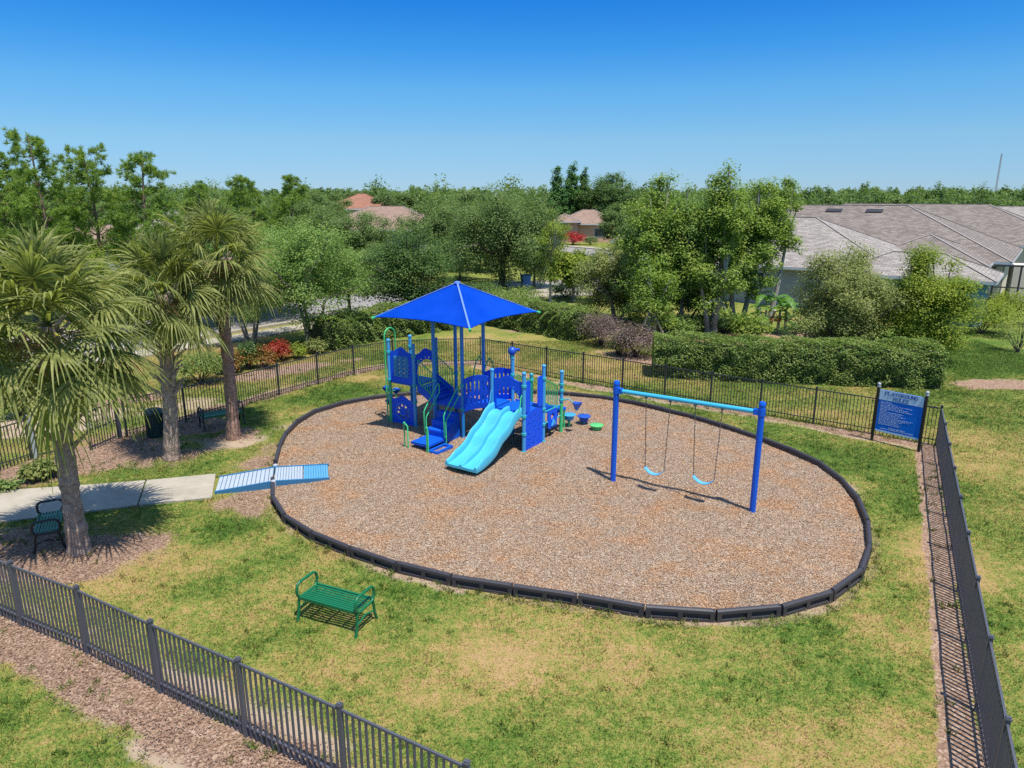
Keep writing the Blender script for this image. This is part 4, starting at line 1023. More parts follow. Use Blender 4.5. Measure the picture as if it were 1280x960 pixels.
for u in (-.52, -.12):
    m = MB(); m.tube([(u, 1.12, DZ), (u, 1.30, 1.9), (u, 1.42, 2.16), (u, 1.60, 2.28), (u, 1.78, 2.1), (u, 1.92, 1.2), (u, 1.98, 0)], .022, 8); m.build('loop_climber', M['green'], play, smooth=50)
m = MB()
for k in range(4): z = .3 + .3 * k; m.tube([(-.52, 1.975 - .05 * k, z), (-.32, 1.98 - .05 * k, z + .12), (-.12, 1.975 - .05 * k, z)], .018, 6)
m.build('climber_rung', M['green'], play, smooth=50)
m = MB(); m.lathe([(.01, -.13), (.07, -.115), (.115, -.06), (.13, 0), (.115, .06), (.07, .115), (.01, .13)], n=16); m.tube([(.06, .05, .03), (.20, .10, .05)], .045, 10); ts = m.build('telescope', M['pod_blue'], play, (pH[0] - .02, pH[1], 2.74), smooth=50)
m = MB(); m.lathe([(.075, -.24), (.08, -.20), (.07, -.1), (.03, -.09)], n=14); m.build('telescope_base', M['teal'], ts, smooth=50)
bpn = panel('bubble_panel', [rrect(.26, .38, .80, .96, .08), circ(.53, .74, .10, n=14)], .04, pG, pI, M['royal'], play)
m = MB(); a_ = [(pG[0] + .03, pG[1] + .42, .46), (pG[0] + .03, pG[1] + .66, .50), (pG[0] + .03, pG[1] + .53, .66)]; m.add(a_ + [(x + .05, y, z) for x, y, z in a_], [(0, 1, 2), (5, 4, 3), (0, 3, 4, 1), (1, 4, 5, 2), (2, 5, 3, 0)]); m.build('spinner', M['post'], bpn)
for z in (.98, .62):
    m = MB(); m.tube([(*pG, z), (*pI, z)], .02, 8); m.build('cross_rail', M['teal'], play, smooth=40)

# free-standing stepping pods
def stepping_pod(label, px, h, mat):
    w = at(*px); t = thing('stepping_pod', label, 'stepping pod', w, 0, 'stepping pods beside the structure'); m = MB(); m.lathe([(.045, 0), (.045, h - .17)], n=12)
    m.build('stem', M['green'] if h > .4 else M['teal'], t, smooth=40)
    m = MB(); m.lathe([(.10, h - .20), (.145, h - .17), (.155, h - .06), (.215, h - .035), (.22, h - .012), (.20, h), (.02, h + .004)], n=20); m.build('cap', mat, t, smooth=45)
stepping_pod('light blue stepping pod, tallest of the three beside the structure', (711, 536), .50, M['post'])
stepping_pod('dark blue stepping pod between the light blue and the green one', (729.7, 532.5), .36, M['pod_blue'])
stepping_pod('low bright green stepping pod standing nearest the swings', (745.5, 540), .25, M['pod_green'])
# ------------------------------------------------------------------ plants
def ground_at(px, Y):
    return np.array([(px - 640) / F_PX * (Y * _c + CAM_H * _s), Y])
def top_z(px, py, Y): return at_depth(px, py, Y)[2]

def limb(m, a, b, r0, r1, rg, n=5, sag=.08, sides=6):
    a, b = np.array(a, float), np.array(b, float); L = np.linalg.norm(b - a); P = []
    for i in range(n + 1):
        t = i / n; w = math.sin(PI * t) * L * sag
        P.append(a * (1 - t) + b * t + rg.normal(0, .5, 3) * w * .5 + np.array([0, 0, w * .6]))
    m.tube(P, [r0 + (r1 - r0) * (i / n) for i in range(n + 1)], sides)

def tree(name, label, base, h, w, mat, bark, seed, group=None, cat='tree', stems=1, cb=.25, leaf=.12, n=6000, clusters=46, depth=None, trunk_r=.12, top=1.0, gaps=.5, up=.9, hang=0.0, lean=(0, 0), spread=.35, sub=None):
    """trunk(s) that fork into limbs, and a crown of leaf clumps; cb = where the crown starts (share of the height)"""
    rg = np.random.default_rng(seed); t = thing(name, label, cat, (*base, 0), 0, group)
    clusters0 = clusters; clusters = int(clusters * 1.9)
    zc0 = h * cb; rz = (h - zc0) / 2; cz = zc0 + rz; rx, ry = w / 2, (depth or w) / 2
    d = unit(rg.normal(size=(clusters, 3))); lump = 1 + .28 * np.sin(d[:, 0] * 3.1 + seed) * np.cos(d[:, 1] * 2.7 + seed * 2) + rg.normal(0, .10, clusters)
    rad = rg.random(clusters) ** (1 / 2.6) * lump
    cl = d * rad[:, None] * np.array([rx, ry, rz]) * .86
    cl[:, 2] = np.clip(cl[:, 2], -rz, .88 * rz)
    sh = 1 + (top - 1) * (cl[:, 2] / rz); cl[:, 0] *= sh; cl[:, 1] *= sh
    cl += np.array([lean[0], lean[1], cz]); cl[:, 2] = np.maximum(cl[:, 2], zc0 * .8 + .1)
    m = MB(); starts = []
    for s in range(stems):
        a = 2 * PI * s / stems + seed; off = np.array([math.cos(a), math.sin(a)]) * (0 if stems == 1 else spread)
        b0 = np.array([off[0] * .5, off[1] * .5, -.05]); f = np.array([off[0] * 2.2 + lean[0] * .4, off[1] * 2.2 + lean[1] * .4, zc0 + rz * .45])
        r0 = trunk_r / math.sqrt(stems); P = [b0, b0 * .6 + f * .4 + np.array([*rg.normal(0, .05 * h / 6, 2), 0]), f]
        Q = spline(P, 7); m.tube(Q, [r0 * (1.35 if i == 0 else 1 - .55 * i / 6) for i in range(7)], 9); starts.append((f, r0 * .5))
        starts.append((Q[4], r0 * .55))
    order = np.argsort(-np.linalg.norm(cl - np.array([0, 0, cz]), axis=1))[: min(clusters, 22)]
    for i in order:
        f, r = min(starts, key=lambda q: np.linalg.norm(q[0][:2] - cl[i][:2]) + abs(q[0][2] - cl[i][2]) * .6)
        limb(m, f, cl[i], r * .75, .012 + .002 * h, rg)
    m.build('trunk', bark, t, smooth=60)
    cr = (rx * ry * rz) ** (1 / 3) * (.27 if clusters0 > 30 else .36); n = int(n * 2.9); leaf = leaf * .80
    wgt = rg.uniform(1 - gaps, 1 + gaps, clusters); wgt /= wgt.sum(); cnt = rg.multinomial(n, wgt); ci = np.repeat(np.arange(clusters), cnt)
    g3 = rg.normal(size=(len(ci), 3)); g3 = unit(g3) * (rg.random(len(ci)) ** .55)[:, None]
    P = cl[ci] + g3 * cr * np.array([1, 1, .72]) * rg.uniform(.75, 1.2, clusters)[ci][:, None]
    if hang: P[:, 2] -= hang * rg.random(len(P)) ** 2
    P[:, 2] = np.maximum(P[:, 2], .08)
    out = unit(P - np.array([lean[0] * .7, lean[1] * .7, cz - rz * .3])) * .45 + unit(P - cl[ci]) * 1.0
    V = leaf_quads(P, leaf, leaf * .62 if not hang else leaf * .3, rg, out=out, up=up, tdir=np.array([0, 0, -1.0]) if hang else None)
    link('crown', fast_mesh('crown', V, 4, mat), t)
    return t

def shrub(label, base, w, h, mat, seed, n=2200, leaf=.09, group=None, depth=None, rz=0.0, name='shrub', bark='bark_dark', ragged=.16, clusters=30):
    rg = np.random.default_rng(seed); t = thing(name, label, 'shrub', (*base, 0), rz, group); dp = depth or w
    d = unit(rg.normal(size=(clusters, 3)) * np.array([1, 1, .9])); d[:, 2] = np.abs(d[:, 2]) * 1.25 - .25
    cl = d * np.array([w / 2, dp / 2, h * .5]) * (rg.uniform(.5, .85, clusters))[:, None] + np.array([0, 0, h * .45])
    m = MB()
    for c in cl[:12]: limb(m, (rg.normal(0, .06), rg.normal(0, .06), -.03), c, .025, .008, rg, 3, sides=5)
    m.build('stem', M[bark], t)
    ci = rg.integers(0, clusters, n); g3 = unit(rg.normal(size=(n, 3))) * (rg.random(n) ** .5)[:, None]
    P = cl[ci] + g3 * np.array([w, dp, h]) * (.20 + ragged * .4); P[:, 2] = np.clip(P[:, 2], .04, None)
    V = leaf_quads(P, leaf, leaf * .6, rg, out=unit(P - np.array([0, 0, h * .25])), up=.9)
    link('foliage', fast_mesh('foliage', V, 4, mat), t); return t

def hedge(label, line, w, h, mat, seed, n=14000, leaf=.075, group=None, rough=.10, name='hedge', round_=.25):
    """clipped hedge: dark twig body, leaves on every face, uneven faces"""
    rg = np.random.default_rng(seed); L = spline(line, 60); o = L[0]; t = thing(name, label, 'hedge', (*o, 0), 0, group)
    nl = np.gradient(L, axis=0); nl = unit(nl); nn = np.stack([-nl[:, 1], nl[:, 0]], 1)
    m = MB(); V = []; Fs = []; prof = [(-.5, .0), (-.46, .5), (-.36, .86), (0, .90), (.36, .86), (.46, .5), (.5, 0)]; kk = len(prof)
    for i, (p, q) in enumerate(zip(L, nn)):
        e = math.sin(PI * min(1, max(0, min(i, 59 - i) / 3.0)) / 2) * .12 + .88
        for a, b in prof: V.append((*(p - o + q * a * w * .86 * e), b * h * .97 * e + (vnoise(p[0], p[1], .8, 2) - .5) * rough * 1.5 * (b > 0)))
    for i in range(59):
        for j in range(kk - 1): Fs.append((i * kk + j, i * kk + j + 1, (i + 1) * kk + j + 1, (i + 1) * kk + j))
    Fs += [tuple(range(kk)), tuple(59 * kk + j for j in range(kk - 1, -1, -1))]
    m.add(V, Fs); m.build('twigs', M['hedge_core'], t)
    s = rg.random(n) * 59; i = s.astype(int).clip(0, 58); f = (s - i)[:, None]; c = L[i] * (1 - f) + L[i + 1] * f; q = nn[i]
    per = 2 * h + w; u = rg.random(n) * per; a = np.where(u < h, -.5, np.where(u < h + w, (u - h) / w - .5, .5)); z = np.where(u < h, u / h, np.where(u < h + w, 1.0, (u - h - w) / h))
    ed = np.clip((z - (1 - round_ * .6)) / (round_ * .6), 0, 1) * np.clip((np.abs(a) - (.5 - round_ * .5)) / (round_ * .5), 0, 1)
    bump = (vnoise(c[:, 0] * 2 + a * 3, c[:, 1] * 2 + z * 3, .7, 3) - .5) * 2 * rough + rg.normal(0, .03, n)
    end = rg.random(n) < .05; ends = np.where(rg.random(n) < .5, 0, 59)
    a2 = np.where(end, rg.uniform(-.5, .5, n), a * (1 - .12 * ed)); z2 = np.where(end, rg.random(n), z * (1 - .10 * ed)); c = np.where(end[:, None], L[ends], c)
    oq = np.where(np.abs(a)[:, None] > .49, np.sign(a)[:, None] * q, 0)
    P = np.concatenate([c - o + q * (a2 * w)[:, None] + oq * bump[:, None], (z2 * h + np.where(z > .99, bump, 0))[:, None]], 1); P[:, 2] = np.clip(P[:, 2], .03, None)
    out = np.concatenate([oq * .9, np.where(z > .99, 1.0, .15)[:, None]], 1)
    link('foliage', fast_mesh('foliage', leaf_quads(P, leaf, leaf * .62, rg, out=out, up=.9, outw=.7, rnd=.75), 4, mat), t); return t

# --- sabal palms
def fan_leaf(V, base, dirv, size, droop, rg, nl=36, wid=.058, pet=.9, fold=0.0):
    """one costapalmate leaf: an arching stalk and a fan of leaflets whose tips hang"""
    d = unit(np.array(dirv, float)); up = np.array([0, 0, 1.0]); side = np.cross(d, up); side = side / max(np.linalg.norm(side), 1e-6); nrm = np.cross(side, d)
    L = pet * size; prev = None
    for i in range(5):
        t = i / 4; p = base + d * L * t - up * droop * .35 * L * t * t; w = (.030 * (1 - t) + .014) * size
        q = (p - side * w, p + side * w)
        if prev is not None: V += [prev[0], prev[1], q[1], q[0]]
        prev = q
    hub = base + d * L - up * droop * .35 * L; fd = unit(d - up * droop * .55); nrm = np.cross(side, fd)
    roll = rg.normal(0, .25); s2 = side * math.cos(roll) + nrm * math.sin(roll); n2 = nrm * math.cos(roll) - side * math.sin(roll)
    for k in range(nl):
        a = (k / (nl - 1) - .5) * 2 * R(128) + rg.normal(0, .025); la = size * (1.02 - .30 * (abs(a) / R(128)) ** 2) * rg.uniform(.88, 1.1)
        ld = fd * math.cos(a) + s2 * math.sin(a); ld = unit(ld + n2 * (.16 * math.cos(2 * a) - .22 * abs(math.sin(a)) * (1 if k % 2 else .6)))
        bw = unit(np.cross(ld, n2)); tw = rg.normal(0, .35); bw = bw * math.cos(tw) + n2 * math.sin(tw); g = (.34 + .60 * droop) * rg.uniform(.5, 1.5); hd = hub + fd * .16 * size * (1 - abs(a) / R(128)); prev = None
        for i in range(6):
            t = i / 5; p = hd + ld * la * t * (1 - .13 * g * t * t) - up * la * g * (max(0, t - .30) ** 1.8) * .95
            w = wid * size * (.30 + 2.6 * t if t < .25 else 1.0 - .85 * (t - .25) / .75)
            q = (p - bw * w * .5, p + bw * w * .5)
            if prev is not None: V += [prev[0], prev[1], q[1], q[0]]
            prev = q
def palm(label, pts, crown_r, seed, n=44, trunk_r=.19, boots=.35, young=()):
    rg = np.random.default_rng(seed); b = np.array(pts[0], float); t = thing('sabal_palm', label, 'palm tree', b); red = boots < .3
    Q = spline([np.array(p) - b for p in pts], 26); m = MB()
    rr_ = [trunk_r * (1.28 - .28 * min(1, i / 6)) * (1 + .07 * math.sin(i * 2.3 + seed) + rg.normal(0, .03)) for i in range(26)]
    rr_ = [max(r, trunk_r * .82) for r in rr_]; m.tube(spline(Q, 90), [max(trunk_r * .8, float(np.interp(i, np.linspace(0, 89, 26), rr_))) for i in range(90)], 26)
    Qs = spline(Q, 90); nv = []
    for vi, p in enumerate(m.v):                  # ragged, fissured bark in rings
        c = Qs[vi // 26]; a = (vi % 26) / 26 * 2 * PI; z = vi // 26; d = np.array(p) - c
        k = 1 + .07 * math.sin(a * 7 + 1.6 * math.sin(z * .35)) * math.sin(z * 1.1 + a) + .05 * (float(vnoise(np.array(a * 1.9 + 5), np.array(z * .45), .6, 4)) - .5) * 2
        nv.append(tuple(c + d * k))
    m.v = nv
    m.build('trunk', M['palm_trunk_red' if red else 'palm_trunk'], t, smooth=60)
    hd = Q[-1]; m = MB(); ns = int(54 * boots + 16)
    for k in range(ns):                          # criss-cross stubs of old leaf bases
        i = 25 - (k / ns) * 25 * boots; p = Q[int(i)]; a = k * 2.4; d = np.array([math.cos(a), math.sin(a), 1.05]); s = .26 * rg.uniform(.7, 1.25)
        q0 = p + np.array([math.cos(a), math.sin(a), 0]) * trunk_r * .85; m.tube([q0 - d * .04, q0 + d * s * .5, q0 + d * s + np.array([math.cos(a), math.sin(a), 0]) * .05], [.060, .042, .028], 5)
    m.build('leaf_bases', M['palm_boot'], t, smooth=40)
    V = []
    for k in range(n):
        f = (k + .5) / n; el = R(88 - 118 * f ** .9); az = k * 2.39996 + rg.normal(0, .2); dv = np.array([math.cos(az) * math.cos(el), math.sin(az) * math.cos(el), math.sin(el)])
        s = crown_r / 1.75 * rg.uniform(.88, 1.10) * (.86 if f < .12 else 1); fan_leaf(V, hd + np.array([0, 0, .25 - .45 * f]), dv, s, .25 + .62 * f, rg, pet=.95)
    link('crown', fast_mesh('crown', np.array(V), 4, M['frond']), t)
    V = []
    for k in range(9):
        az = k * 2.39996 + 1; el = R(-58 - rg.uniform(0, 20)); dv = np.array([math.cos(az) * math.cos(el), math.sin(az) * math.cos(el), math.sin(el)]); fan_leaf(V, hd + np.array([0, 0, -.25]), dv, crown_r / 2.9 * rg.uniform(.7, 1), 1.25, rg, nl=16, wid=.05, pet=.7)
    for k in range(5):                            # old flower stalks
        az = k * 1.3; P = hd + np.array([0, 0, -.1])
        for q in range(70):
            c = P + np.array([math.cos(az), math.sin(az), -.35]) * rg.uniform(.3, .75) + rg.normal(0, .10, 3); d = rg.normal(size=3) * .10; w = np.array([.006, .006, 0]); V += [c - w, c + w, c + d + w, c + d - w]
    link('dead_fronds', fast_mesh('dead_fronds', np.array(V), 4, M['dead']), t)
    for az, el, s in young:
        V = []; dv = np.array([math.cos(az) * math.cos(el), math.sin(az) * math.cos(el), math.sin(el)]); fan_leaf(V, hd + dv * .15, dv, crown_r / 1.75 * s, .95, rg, nl=34, wid=.055, pet=.85)
        o = link('young_frond', fast_mesh('young_frond', np.array(V), 4, M['frond_young']), t); o['label'] = 'bright yellow-green hanging fan leaf'
    return t
p1b, p2b, p3b = at(100,690), at(215,574), at(292,549)
palm('largest sabal palm, leaning over the path with a yellow-green fan hanging down its trunk', [p1b, p1b * .6 + at_depth(76,490,13.7) * .4 + np.array([-.05, 0, 0]), at_depth(60,408,13.75)], 1.95, 21, 46, .175, .50, ((-1.5, -1.22, 1.0), (-.35, -.55, .8)))
palm('middle sabal palm beside the litter bin, trunk covered with old leaf bases', [p2b, p2b * .5 + at_depth(204,420,19.3) * .5 + np.array([.05, 0, 0]), at_depth(203,368,19.3)], 1.7, 22, 40, .185, .62, ((-1.2, -.55, .8),))
palm('sabal palm with a bare trunk next to the bench by the fence', [p3b, p3b * .5 + at_depth(276,400,20.9) * .5 + np.array([.08, 0, 0]), at_depth(272,326,20.9)], 1.8, 23, 42, .165, .16, ((-.9, -.6, .7), (-2.2, -.8, .72)))
# small dark grass clump and palm seedling near the path
shrub('small dark spiky plant in the bark litter left of the largest palm', at(52,598)[:2], .9, .55, M['frond'], 31, 900, .16)
shrub('low green tuft at the left edge by the fence', at(8,614)[:2], .7, .35, M['elm'], 32, 500, .08)

# --- long pines on the left
def pine(label, base, h, seed, w=4.6, bare=.35):
    rg = np.random.default_rng(seed); t = thing('pine_tree', label, 'pine tree', (*base, 0), 0, 'pines at the left'); m = MB()
    top = np.array([rg.normal(0, .2), rg.normal(0, .2), h * .97]); Q = spline([np.array([0, 0, -.1]), np.array([rg.normal(0, .25), rg.normal(0, .25), h * .5]), top], 14); m.tube(Q, [.17 * (1 - .85 * i / 13) + .015 for i in range(14)], 9)
    C_, D_ = [], []
    for k in range(54):
        f = bare + (1 - bare) * (k + rg.random()) / 54; p = Q[min(13, int(f * 13))] * 1.0; az = k * 2.4 + rg.normal(0, .4); ln = (w / 2) * (1.05 - .72 * ((f - bare) / (1 - bare)) ** 1.3) * rg.uniform(.45, 1.1)
        e = p + np.array([math.cos(az) * ln, math.sin(az) * ln, ln * (.25 + .5 * f)]); limb(m, p, e, .045 * (1.2 - f), .010, rg, 4, .05, 5)
        for q in range(int(6 + ln * 6.0)):
            s = 1 - .5 * rg.random() ** 1.6; c = p * (1 - s) + e * s + rg.normal(0, .17, 3) * np.array([1, 1, .8]) * (ln ** .5); C_.append(c); D_.append(unit((e - p) * .5 + np.array([0, 0, 1.1 * ln + .3])))
    C_.append(top); D_.append(np.array([0, 0, 1.]))
    m.build('trunk', M['bark_pine'], t, smooth=60); C_, D_ = np.array(C_), np.array(D_); nn = 24
    c = np.repeat(C_, nn, 0); d = unit(np.repeat(D_, nn, 0) * .75 + unit(rg.normal(size=c.shape)) * .95); ln = rg.uniform(.17, .34, len(c))[:, None]; sd = unit(np.cross(d, rg.normal(size=c.shape))) * .022
    P = c + d * .03; V = np.stack([P - sd, P + sd, P + d * ln + sd * .4, P + d * ln - sd * .4], 1).reshape(-1, 3)
    link('crown', fast_mesh('crown', V, 4, M['pine']), t); return t
for i, (px, Y, yt, w, lb) in enumerate([
    (22, 57, 186, 5.2, 'pine at the left edge of the picture, thin crown open to the sky'), (70, 55, 163, 5.6, 'tallest pine of the left group, its tip standing above all other trees'),
    (128, 58, 180, 5.2, 'flat topped pine right of the tallest one'), (197, 57, 190, 4.8, 'bushy pine at the right end of the left group, over the grey roof'),
    (40, 66, 210, 4.6, 'shorter pine behind the two leftmost pines'), (312, 75, 218, 4.6, 'pine above the pale green tree, left of a similar one'), (371, 78, 217, 4.4, 'pine with yellowish lower needles, above the pale green tree'), (262, 80, 228, 3.8, 'small distant pine between the pine groups')]):
    pine(lb, ground_at(px, Y), top_z(px, yt, Y), 40 + i, w * 1.2, .28)

# --- trees
def T(name, label, px, Y, yt, w, mat, bark, seed, **k): return tree(name, label, ground_at(px, Y), top_z(px, yt, Y), w, M[mat], M[bark], seed, **k)
T('shade_tree', 'fresh green rounded tree with three pale stems behind the left fence', 390, 35.2, 266, 6.4, 'elm', 'bark', 101, stems=3, cb=.14, n=11000, leaf=.135, trunk_r=.22, clusters=64)
T('shade_tree', 'green tree with one dark trunk beside the pavement, behind the three-stemmed tree', 438, 41.8, 300, 4.8, 'elm', 'bark_dark', 102, cb=.22, n=7000, leaf=.13, trunk_r=.14)
T('small_tree', 'thin many-stemmed tree behind the red shrub', 314, 34.6, 330, 4.0, 'elm', 'bark', 103, stems=4, cb=.30, n=4000, leaf=.12, trunk_r=.17, clusters=30, spread=.3)
T('shade_tree', 'pale green tree rising behind the palms', 318, 42, 266, 7.4, 'elm', 'bark', 104, cb=.25, n=9000, leaf=.15, clusters=60)
T('shade_tree', 'dark green glossy tree left of the canopy tip', 516, 41, 281, 6.2, 'dark', 'bark_dark', 105, cb=.03, n=13000, leaf=.14, clusters=64, top=.9)
T('oak_tree', 'large spreading live oak with a dark trunk behind the canopy', 628, 56.5, 234, 10.8, 'oak', 'bark_dark', 106, cb=.13, n=21000, leaf=.19, clusters=86, trunk_r=.36, gaps=.7)
T('willow_tree', 'grey green tree with drooping foliage right of the live oak', 668, 57.5, 262, 4.6, 'willow', 'bark', 107, cb=.22, n=6500, leaf=.30, clusters=40, hang=1.3)
T('slim_tree', 'slim young tree with bare pale trunk and sparse yellowish crown', 688, 49.5, 268, 2.6, 'yellow', 'bark_pale', 108, cb=.38, n=1500, leaf=.14, clusters=18, trunk_r=.10)
T('oak_tree', 'dark oak standing before the pinkish roof', 452, 68, 262, 8.5, 'oak', 'bark_dark', 109, cb=.18, n=9000, leaf=.20, clusters=56)
T('oak_tree', 'dull green oak in front of the pinkish house, left part', 404, 66, 252, 7.5, 'oak', 'bark_dark', 110, cb=.2, n=8000, leaf=.2, clusters=50)
T('sycamore_tree', 'pale green tree with a thin open top, left in the row beyond the clipped hedge', 812, 38.8, 205, 4.3, 'maple', 'bark_pale', 111, cb=.06, n=8800, leaf=.17, clusters=50, trunk_r=.16, top=.8, gaps=.8)
T('sycamore_tree', 'lower fuller green tree between the two tallest pale green trees', 851, 39.6, 224, 4.2, 'elm', 'bark_pale', 125, cb=.05, n=8800, leaf=.17, clusters=50, trunk_r=.16, top=.9, gaps=.8)
T('sycamore_tree', 'tallest pale green tree beyond the clipped hedge, pale stems showing', 889, 38.0, 197, 4.2, 'maple', 'bark_pale', 112, stems=3, cb=.10, n=8800, leaf=.17, clusters=50, trunk_r=.30, top=.75, gaps=.85)
T('sycamore_tree', 'pale green tree just right of the tallest one, leaning over the grey roof', 923, 39.4, 207, 4.0, 'maple', 'bark_pale', 126, stems=2, cb=.16, n=7600, leaf=.17, clusters=46, trunk_r=.26, top=.9, gaps=.85)
T('sycamore_tree', 'thin pale green tree last in the row, its crown before the roof ridge', 955, 40.4, 219, 3.5, 'maple', 'bark_pale', 113, stems=2, cb=.40, n=4600, leaf=.17, clusters=34, trunk_r=.22, top=1.0, gaps=.85)
T('sycamore_tree', 'small pale green tree held by stakes beyond the hedge', 817, 36.0, 318, 2.9, 'maple', 'bark_pale', 114, cb=.14, n=3000, leaf=.15, clusters=26, trunk_r=.09)
T('olive_tree', 'olive green feathery tree left of the staked tree', 770, 41.5, 296, 5.0, 'olive', 'bark', 115, stems=3, cb=.14, n=8500, leaf=.15, clusters=52, trunk_r=.2)
T('olive_tree', 'dark bushy tree in the shade behind the clipped hedge', 858, 42, 318, 4.8, 'dark', 'bark_dark', 116, stems=2, cb=.08, n=6500, leaf=.15, clusters=44)
T('small_tree', 'broad-leaved bright green plant over the driveway bend', 716, 50, 314, 3.6, 'yellow', 'bark', 117, cb=.25, n=3000, leaf=.26, clusters=26)
T('cypress_tree', 'left spire of the three tall dark conifers', 696, 122, 203, 3.9, 'cypress', 'bark_dark', 118, cb=.04, n=4600, leaf=.36, clusters=80, top=.28, group='tall conifers above the salmon house')
T('cypress_tree', 'middle and tallest spire of the three dark conifers', 713, 123, 198, 3.8, 'cypress', 'bark_dark', 119, cb=.04, n=4600, leaf=.36, clusters=80, top=.28, group='tall conifers above the salmon house')
T('cypress_tree', 'thin right spire of the three dark conifers', 728, 124, 205, 2.9, 'cypress', 'bark_dark', 120, cb=.04, n=3600, leaf=.34, clusters=70, top=.35, group='tall conifers above the salmon house')
T('shade_tree', 'broad dark green tree right of the three conifers', 757, 122, 210, 8.8, 'dark', 'bark_dark', 121, cb=.15, n=6500, leaf=.36, clusters=60, top=.9)
T('oak_tree', 'grey green oak right of the salmon house', 776, 88, 252, 6.0, 'oak', 'bark_dark', 122, cb=.16, n=6500, leaf=.26, clusters=46)
T('large_shrub', 'tall olive green bush left in the pair before the grey house', 1050, 32.0, 302, 5.3, 'olive', 'bark_dark', 123, stems=4, cb=.0, n=19000, leaf=.12, clusters=84, trunk_r=.2, gaps=.4)
T('large_shrub', 'tall yellow-green bush right in the pair before the grey house', 1150, 31.6, 308, 4.7, 'yellow', 'bark_dark', 124, stems=4, cb=.0, n=19000, leaf=.12, clusters=84, trunk_r=.2, gaps=.4, top=.72)
for i, (px, Y, yt, w, mt, lb) in enumerate([
    (272, 40, 316, 4.8, 'elm', 'low green tree behind the third palm, before the road'), (350, 45, 302, 5.0, 'oak', 'dull green tree over the road between the pale green trees'), (196, 37, 326, 4.6, 'elm', 'bushy green tree between the two nearer palms'), (575, 63, 296, 6.5, 'dark', 'dark low tree left under the live oak'), (478, 62, 306, 5.5, 'oak', 'dull low tree over the far kerb, left of the dark glossy tree'),
    (545, 74, 246, 8.0, 'oak', 'dull oak between the dark glossy tree and the live oak'), (585, 92, 240, 9.0, 'oak', 'distant oak behind the left side of the live oak'),
    (500, 118, 236, 10., 'far', 'distant green tree right of the terracotta roof'), (410, 100, 240, 9.0, 'far', 'distant green tree left of the terracotta roof'),
    (345, 92, 240, 8.5, 'far', 'distant tree between the two higher pines'), (285, 72, 252, 7.0, 'elm', 'green tree below the small distant pine'),
    (238, 66, 262, 5.5, 'far', 'green tree right of the grey roof at the left'), (165, 63, 276, 5.5, 'elm', 'light green tree under the left pines'),
    (95, 60, 268, 6.0, 'pine', 'bushy green tree below the tallest pine'), (20, 58, 262, 6.0, 'dark', 'dark low tree at the left edge under the pines'),
    (655, 120, 240, 8.0, 'far', 'distant tree right of the live oak top'), (560, 128, 237, 10., 'far', 'distant broad tree in the middle of the treeline'),
    (456, 132, 236, 9.0, 'far', 'distant tree behind the terracotta roof'), (800, 74, 262, 6.5, 'oak', 'dull tree behind the pale green trees, by the far grey roof'),
    (682, 84, 262, 4.5, 'yellow', 'yellowish tree beside the salmon house'), (600, 70, 262, 6.5, 'dark', 'dark tree filling the gap left of the live oak trunk'),
    (475, 58, 300, 5.0, 'oak', 'low oak over the far pavement'), (215, 46, 296, 4.5, 'elm', 'light green tree between the middle palm and the grey roof'),
    (120, 44, 300, 5.0, 'yellow', 'yellow green bushy tree behind the largest palm'), (45, 42, 300, 5.0, 'elm', 'light green bushy tree behind the largest palm, at its left')]):
    T('broadleaf_tree', lb, px, Y, yt, w, mt, 'bark_dark', 200 + i, cb=.12, n=int(6200 * (w / 7) ** 1.3), leaf=.0026 * Y + .02, clusters=46, gaps=.7)

# --- hedges and shrubs
ha, hb = at(816,473)[:2], at(1182,488)[:2]; dn = unit(np.array([hb - ha]))[0]; nrm = np.array([-dn[1], dn[0]])
hedge('long clipped green hedge beyond the back fence, right half', [ha + nrm * .95, (ha + hb) / 2 + nrm * .95, hb + nrm * .95 - dn * .1], 1.9, 1.58, M['hedge'], 301, 42000, .085, rough=.17, round_=.4)
hl = [at(*p)[:2] for p in ((600,402),(650,412),(700,420),(735,428))]
hedge('rounded green hedge beyond the back fence, left of the dusty pink shrubs', [p + np.array([0, .7]) for p in hl], 2.0, 1.55, M['hedge'], 302, 24000, .09, rough=.2, round_=.5)
for px, py, w, h, mt, lb, n in [(752,434,2.5,1.75,'fringe','dusty pink shrub beside the rounded hedge, left one',5200), (776,447,1.2,1.15,'olive','low green shrub between the dusty pink ones',1700), (796,449,2.4,1.6,'fringe','dusty pink shrub at the start of the clipped hedge',5000)]:
    b = at(px, py)[:2] + np.array([0, .5]); shrub(lb, b, w, h, M[mt], px, n, .085)
hedge('dense green hedge behind the left fence, leading to the canopy', [at(398,440)[:2] + np.array([0, .6]), at(450,428)[:2] + np.array([0, .7]), at(500,420)[:2] + np.array([0, .8]), at(560,412)[:2] + np.array([0, .9])], 1.9, 1.55, M['hedge'], 303, 22000, .095, rough=.22, round_=.5)
for px, py, w, h, mt, lb, n, lf in [(246,482,2.1,1.5,'hedge','round glossy green shrub behind the left fence',3600,.10), (284,468,1.3,1.15,'croton','orange and green croton shrub beside the round glossy shrub',1700,.11), (326,463,1.2,1.0,'croton','coppery shrub between the croton and the red shrub',1500,.10), (346,452,1.35,.95,'red','bright red shrub behind the left fence',2000,.10),
      (368,450,1.0,.75,'yellow','low yellow green shrub right of the red shrub',1100,.09), (392,444,1.1,.8,'olive','low olive shrub before the three-stemmed tree',1100,.09), (308,463,1.2,1.3,'dark','dark shrub between the two coppery ones',1500,.10)]:
    shrub(lb, at(px, py)[:2] + np.array([0, .3]), w, h, M[mt], px + 7, n, lf)
